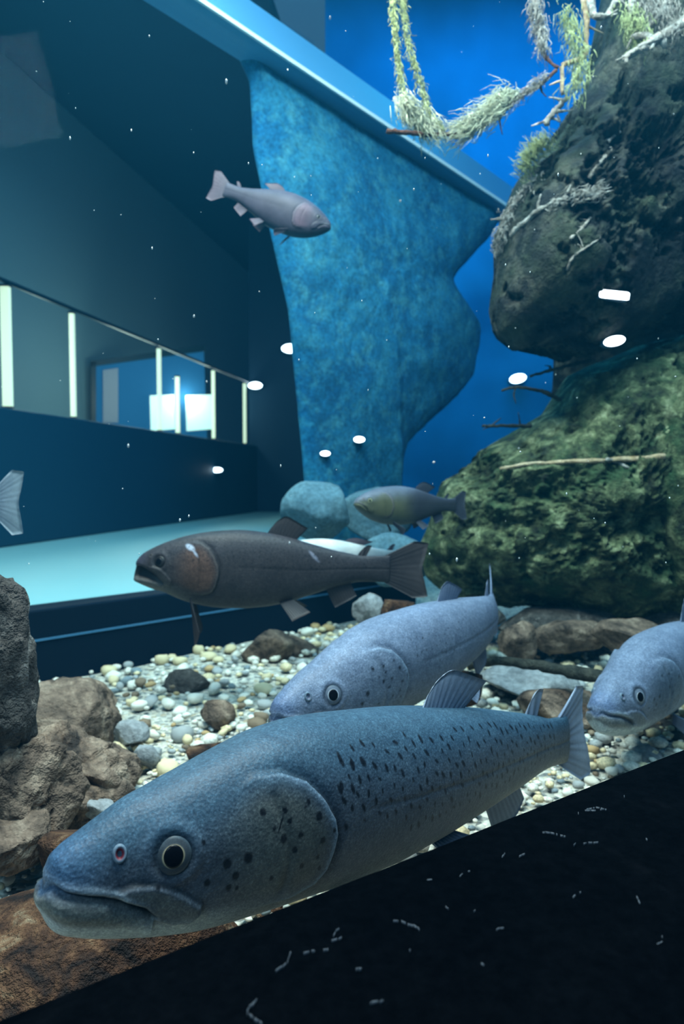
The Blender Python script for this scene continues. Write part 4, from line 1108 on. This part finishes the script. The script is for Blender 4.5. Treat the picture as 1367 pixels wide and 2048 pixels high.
for k, (lb, pts, r0, r1) in enumerate((
    ('pale root streak across the upper boulder face', [(1020, 470, 1.80), (1080, 420, 1.78), (1130, 395, 1.77), (1200, 380, 1.77)], .008, .006),
    ('pale root streak climbing the upper boulder', [(1178, 355, 1.77), (1205, 320, 1.77), (1225, 275, 1.78), (1240, 262, 1.78)], .006, .004),
    ('short white root streak in the middle of the upper boulder', [(1140, 478, 1.77), (1160, 460, 1.77), (1180, 435, 1.77)], .004, .003),
    ('thin white root streak low on the upper boulder', [(1132, 540, 1.78), (1145, 515, 1.78), (1180, 490, 1.78), (1200, 475, 1.78)], .004, .002),
    ('pale root along the left edge of the upper boulder', [(992, 510, 1.88), (1010, 440, 1.86), (1040, 390, 1.86), (1070, 355, 1.87)], .010, .007),
    ('pale root on the boulder edge below the hanging roots', [(1090, 250, 1.9), (1110, 220, 1.9), (1135, 195, 1.9)], .008, .006))):
    stick('pale_root', lb, cling(pts), r0, r1, 'root', seed=60 + k, twigs=5 if k != 2 else 2, rough=0.45)
tuft('root_mat', 'pale matted roots on the left shoulder of the upper boulder', cling([(995, 500, 1.9), (1010, 460, 1.9), (1025, 420, 1.9), (1050, 385, 1.9), (1075, 360, 1.9)]), 420, .035, .014, 'root', 47, droop=(-.2, -.4, -.6), cat='roots', r=.0014)
tuft('root_mat', 'pale matted roots along the streak on the upper boulder', cling([(1100, 415, 1.9), (1130, 400, 1.9), (1165, 392, 1.9), (1200, 388, 1.9)]), 260, .03, .010, 'root', 48, droop=(.8, -.3, .2), cat='roots', r=.0014)
# dark twigs in the hollow
for k, (lb, pts) in enumerate((
    ('dark twig sticking out of the hollow, upper one', [(1180, 720, 2.25), (1110, 738, 2.2), (1060, 752, 2.15)]),
    ('dark twig sticking out of the hollow, forked middle one', [(1120, 800, 2.2), (1080, 782, 2.15), (1030, 775, 2.1), (1003, 782, 2.1)]),
    ('short dark twig poking left above the mossy boulder', [(1060, 852, 2.25), (1010, 852, 2.2), (965, 852, 2.15)]))):
    stick('dark_twig', lb, pts, .007, .004, 'twig', seed=80 + k, twigs=3)
stick('dark_stick', 'long dark stick lying between the middle fish and the right fish', [(935, 1332, 1.75), (990, 1322, 1.72), (1060, 1328, 1.68), (1130, 1342, 1.62), (1215, 1358, 1.55)], .010, .016, 'twig', seed=90)
stick('tan_stick', 'tan stick lying across the mossy boulder', cling([(1000, 938, 1.96), (1040, 930, 1.96), (1080, 926, 1.90), (1130, 924, 1.9), (1180, 922, 1.86), (1220, 920, 1.86), (1260, 918, 1.84), (1330, 912, 1.82)], .010), .005, .008, 'tan_twig', seed=91, rough=.35)
stick('tan_stick', 'short pinkish stick end on the mossy boulder', cling([(1212, 918, 1.83), (1235, 925, 1.82), (1256, 936, 1.82)], .008), .006, .004, 'root', seed=92)

# ------------------------------------------------------------------ ceiling-light reflections, built as small glowing bodies
def glint(px, py, d, rx, ry, label, tilt=0.0, shape='round'):  # glowing body standing in for a ceiling light reflected in the glass
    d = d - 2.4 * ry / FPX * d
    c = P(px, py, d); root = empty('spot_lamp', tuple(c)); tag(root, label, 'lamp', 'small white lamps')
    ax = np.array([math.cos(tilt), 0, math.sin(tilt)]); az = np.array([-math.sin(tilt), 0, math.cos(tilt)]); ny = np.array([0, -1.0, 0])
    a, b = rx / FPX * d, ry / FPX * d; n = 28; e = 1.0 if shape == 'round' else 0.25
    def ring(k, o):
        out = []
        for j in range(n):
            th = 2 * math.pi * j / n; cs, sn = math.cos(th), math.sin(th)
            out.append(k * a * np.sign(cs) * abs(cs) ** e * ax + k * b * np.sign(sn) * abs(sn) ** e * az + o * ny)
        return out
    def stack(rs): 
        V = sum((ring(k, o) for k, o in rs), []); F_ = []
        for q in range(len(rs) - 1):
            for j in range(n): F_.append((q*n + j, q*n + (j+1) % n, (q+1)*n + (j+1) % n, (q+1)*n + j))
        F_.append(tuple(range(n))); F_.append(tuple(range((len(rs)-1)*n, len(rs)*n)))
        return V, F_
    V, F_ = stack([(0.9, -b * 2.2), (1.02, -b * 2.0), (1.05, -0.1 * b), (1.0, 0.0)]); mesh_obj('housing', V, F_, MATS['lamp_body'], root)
    V, F_ = stack([(1.0, 0.0), (0.95, 0.25 * b), (0.7, 0.45 * b), (0.3, 0.55 * b)]); mesh_obj('lens', V, F_, MATS['lamp'], root)  # bright face of the made-up body
def par_d(px, py):      # distance of the parapet face under a pixel
    return (on_plane(px, py, (*Hp(0), 0), (*HN, 0)) - CAM) @ FW
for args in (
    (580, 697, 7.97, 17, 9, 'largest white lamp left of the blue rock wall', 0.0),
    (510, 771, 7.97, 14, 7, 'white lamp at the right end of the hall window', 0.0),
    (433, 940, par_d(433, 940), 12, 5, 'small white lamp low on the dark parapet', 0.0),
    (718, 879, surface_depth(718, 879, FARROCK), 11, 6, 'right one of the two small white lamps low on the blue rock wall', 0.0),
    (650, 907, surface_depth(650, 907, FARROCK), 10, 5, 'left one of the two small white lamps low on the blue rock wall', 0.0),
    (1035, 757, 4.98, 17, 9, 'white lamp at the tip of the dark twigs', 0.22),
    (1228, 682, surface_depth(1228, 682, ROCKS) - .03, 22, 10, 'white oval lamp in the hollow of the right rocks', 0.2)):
    glint(*args)
glint(1228, 590, surface_depth(1228, 590, ROCKS), 30, 8, 'white bar-shaped lamp on the upper right boulder', -0.1, 'bar')

# ------------------------------------------------------------------ pebbles
def pebble_zone():
    rs = np.random.RandomState(77); out = []
    fish_poly = [(80, 1780), (130, 1690), (270, 1595), (370, 1545), (540, 1455), (720, 1420), (1100, 1440), (1150, 1500), (1000, 1600), (850, 1690), (640, 1790), (300, 1868), (90, 1840)]
    kerb_poly = [(-200, 2120), (0, 2045), (1367, 1500), (1500, 1450), (1500, 2200), (-200, 2200)]
    grid = {}
    for tier, (n, lo, hi) in enumerate(((700, .016, .030), (2600, .009, .016), (9000, .004, .009))):
        for _ in range(n):
            x = rs.uniform(-1.0, 1.0); y = rs.uniform(0.5, 2.75)
            if (np.array([x, y]) - W0) @ WN < 0.01: continue
            if (np.array([x, y]) - G0) @ GN > -0.02: continue
            u, v, d = project((x, y, FLOOR))
            if not (-30 < u < 1400 and 1200 < v < 2060): continue
            if tier == 2 and d > 1.6: continue
            r = rs.uniform(lo, hi)
            cell = (int(x / .03), int(y / .03)); ok = True
            for a in (-1, 0, 1):
                for b in (-1, 0, 1):
                    for (X_, Y_, R_) in grid.get((cell[0] + a, cell[1] + b), ()):
                        if (X_ - x) ** 2 + (Y_ - y) ** 2 < (0.62 * (R_ + r)) ** 2: ok = False
            if not ok: continue
            grid.setdefault(cell, []).append((x, y, r))
            hid = bool(poly_inside(np.array([u]), np.array([v]), fish_poly)[0] or poly_inside(np.array([u]), np.array([v]), kerb_poly)[0])
            for (_, a0, b0, a1, b1, _, _) in spec:
                if a0 < u < a1 and b0 < v < b1 + 6: hid = True
            if u < 215 and 1370 < v < 1690: hid = True
            out.append((x, y, r, hid, r / d))
    return out
PEB_COL = [('white', (.88, .82, .70)), ('cream', (.82, .66, .40)), ('grey', (.40, .41, .40)), ('tan', (.58, .38, .18)), ('blue-grey', (.22, .27, .29)), ('brown', (.24, .17, .11))]
PEB_W = [.42, .26, .13, .07, .07, .05]
PM = [rock_mat('pebble_' + nm.replace('-', '_'), [(0.3, tuple(.72 * k for k in c)), (0.7, tuple(1.15 * k for k in c))], 40, .3, 160, rough=.6, fine=200) for nm, c in PEB_COL]
PMESH = {}
for ci in range(len(PEB_COL)):
    for sh in range(3):
        v, f = rock_shape(300 + ci * 3 + sh, 2, cuts=4, cut_d=(.6, .9), amp=.10, freq=1.6)
        v = v * np.array([1.0, .78, .52 + .1 * sh])
        me = bpy.data.meshes.new('pebble'); me.from_pydata(v.tolist(), [], f.tolist()); me.polygons.foreach_set('use_smooth', [True] * len(f)); me.materials.append(PM[ci])
        PMESH[ci, sh] = (me, v, f)
ANCH = [('the pointed grey-brown stone', 535, 1300), ('the dark stone under the trout head', 368, 1365), ('the rounded brown stone', 432, 1430), ('the reddish angular stone', 420, 1520),
        ('the smooth grey stone', 292, 1512), ('the pinkish oval stone', 262, 1466), ('the snout of the largest fish', 70, 1770), ('the dark boulder pile', 150, 1540), ('the middle fish snout', 540, 1420),
        ('the stone under the largest fish tail', 1087, 1590), ('the green-white stone', 1290, 1518), ('the plinth of the far window', 330, 1310), ('the dark stick', 1060, 1330), ('the pale slab', 1070, 1365)]
peb = pebble_zone()
peb.sort(key=lambda q: (q[3], -q[4]))
rs = np.random.RandomState(5)
stuffV = {c: [] for c in range(len(PEB_COL))}; stuffF = {c: [] for c in range(len(PEB_COL))}
small = ICO[1]
for k, (x, y, r, hid, ang) in enumerate(peb):
    ci = rs.choice(len(PEB_COL), p=PEB_W); sh = rs.randint(3); a = rs.uniform(0, 6.28); tl = rs.uniform(-.3, .3)
    z = FLOOR + r * .16
    if k < 300 and not hid:
        o = bpy.data.objects.new('pebble', PMESH[ci, sh][0]); col.objects.link(o)
        o.location = (x, y, z); o.rotation_euler = (tl, tl * .5, a); o.scale = (r, r, r)
        u_, v_, _ = project((x, y, z))
        an = min(ANCH, key=lambda q: (q[1] - u_) ** 2 + (2.2 * (q[2] - v_)) ** 2)
        side_ = 'left of' if u_ < an[1] - 18 else 'right of' if u_ > an[1] + 18 else 'behind' if v_ < an[2] else 'in front of'
        size_ = 'large ' if r > .021 else 'small ' if r < .013 else ''
        tag(o, '%s%s %s pebble %s %s' % (size_, PEB_COL[ci][0], ('flat oval', 'oval', 'rounded')[sh], side_, an[0]), 'pebble', PEB_COL[ci][0] + ' pebbles on the gravel bed')
    else:
        v = small[0] * np.array([1, .78, .55]) * r; ca, sa = math.cos(a), math.sin(a)
        v = np.stack([v[:, 0]*ca - v[:, 1]*sa + x, v[:, 0]*sa + v[:, 1]*ca + y, v[:, 2] + tl * r * .4 * small[0][:, 0] + z], 1)
        b = sum(len(q) for q in stuffV[ci]); stuffV[ci].append(v); stuffF[ci].append(small[1] + b)
SV = []; SF = []; SM = []; nb = 0
for c in range(len(PEB_COL)):
    if stuffV[c]:
        v = np.concatenate(stuffV[c]); f = np.concatenate(stuffF[c]) + nb; nb += len(v); SV.append(v); SF.append(f); SM += [c] * len(f)
o = mesh_obj('gravel_pebbles', np.concatenate(SV), np.concatenate(SF), None)
for mt in PM: o.data.materials.append(mt)
o.data.polygons.foreach_set('material_index', SM)
tag(o, 'small loose pebbles filling the gravel bed', 'gravel', kind='stuff')

# ------------------------------------------------------------------ specks drifting in the water
rs = np.random.RandomState(21); V = []; Fc = []
for _ in range(120):
    d = rs.uniform(.5, 1.6); p = P(rs.uniform(0, 1367), rs.uniform(0, 1150), d)
    if (p[:2] - W0) @ WN < .05: continue
    s = rs.uniform(.0004, .0012); v = small[0] * np.array([s, s, s * rs.uniform(.6, 2.5)])
    b = len(V); V += list(v + p); Fc += [tuple(b + q for q in f) for f in small[1]]
tag(mesh_obj('drifting_specks', V, Fc, MATS['particle']), 'tiny pale specks drifting in the blue water', 'specks', kind='stuff')
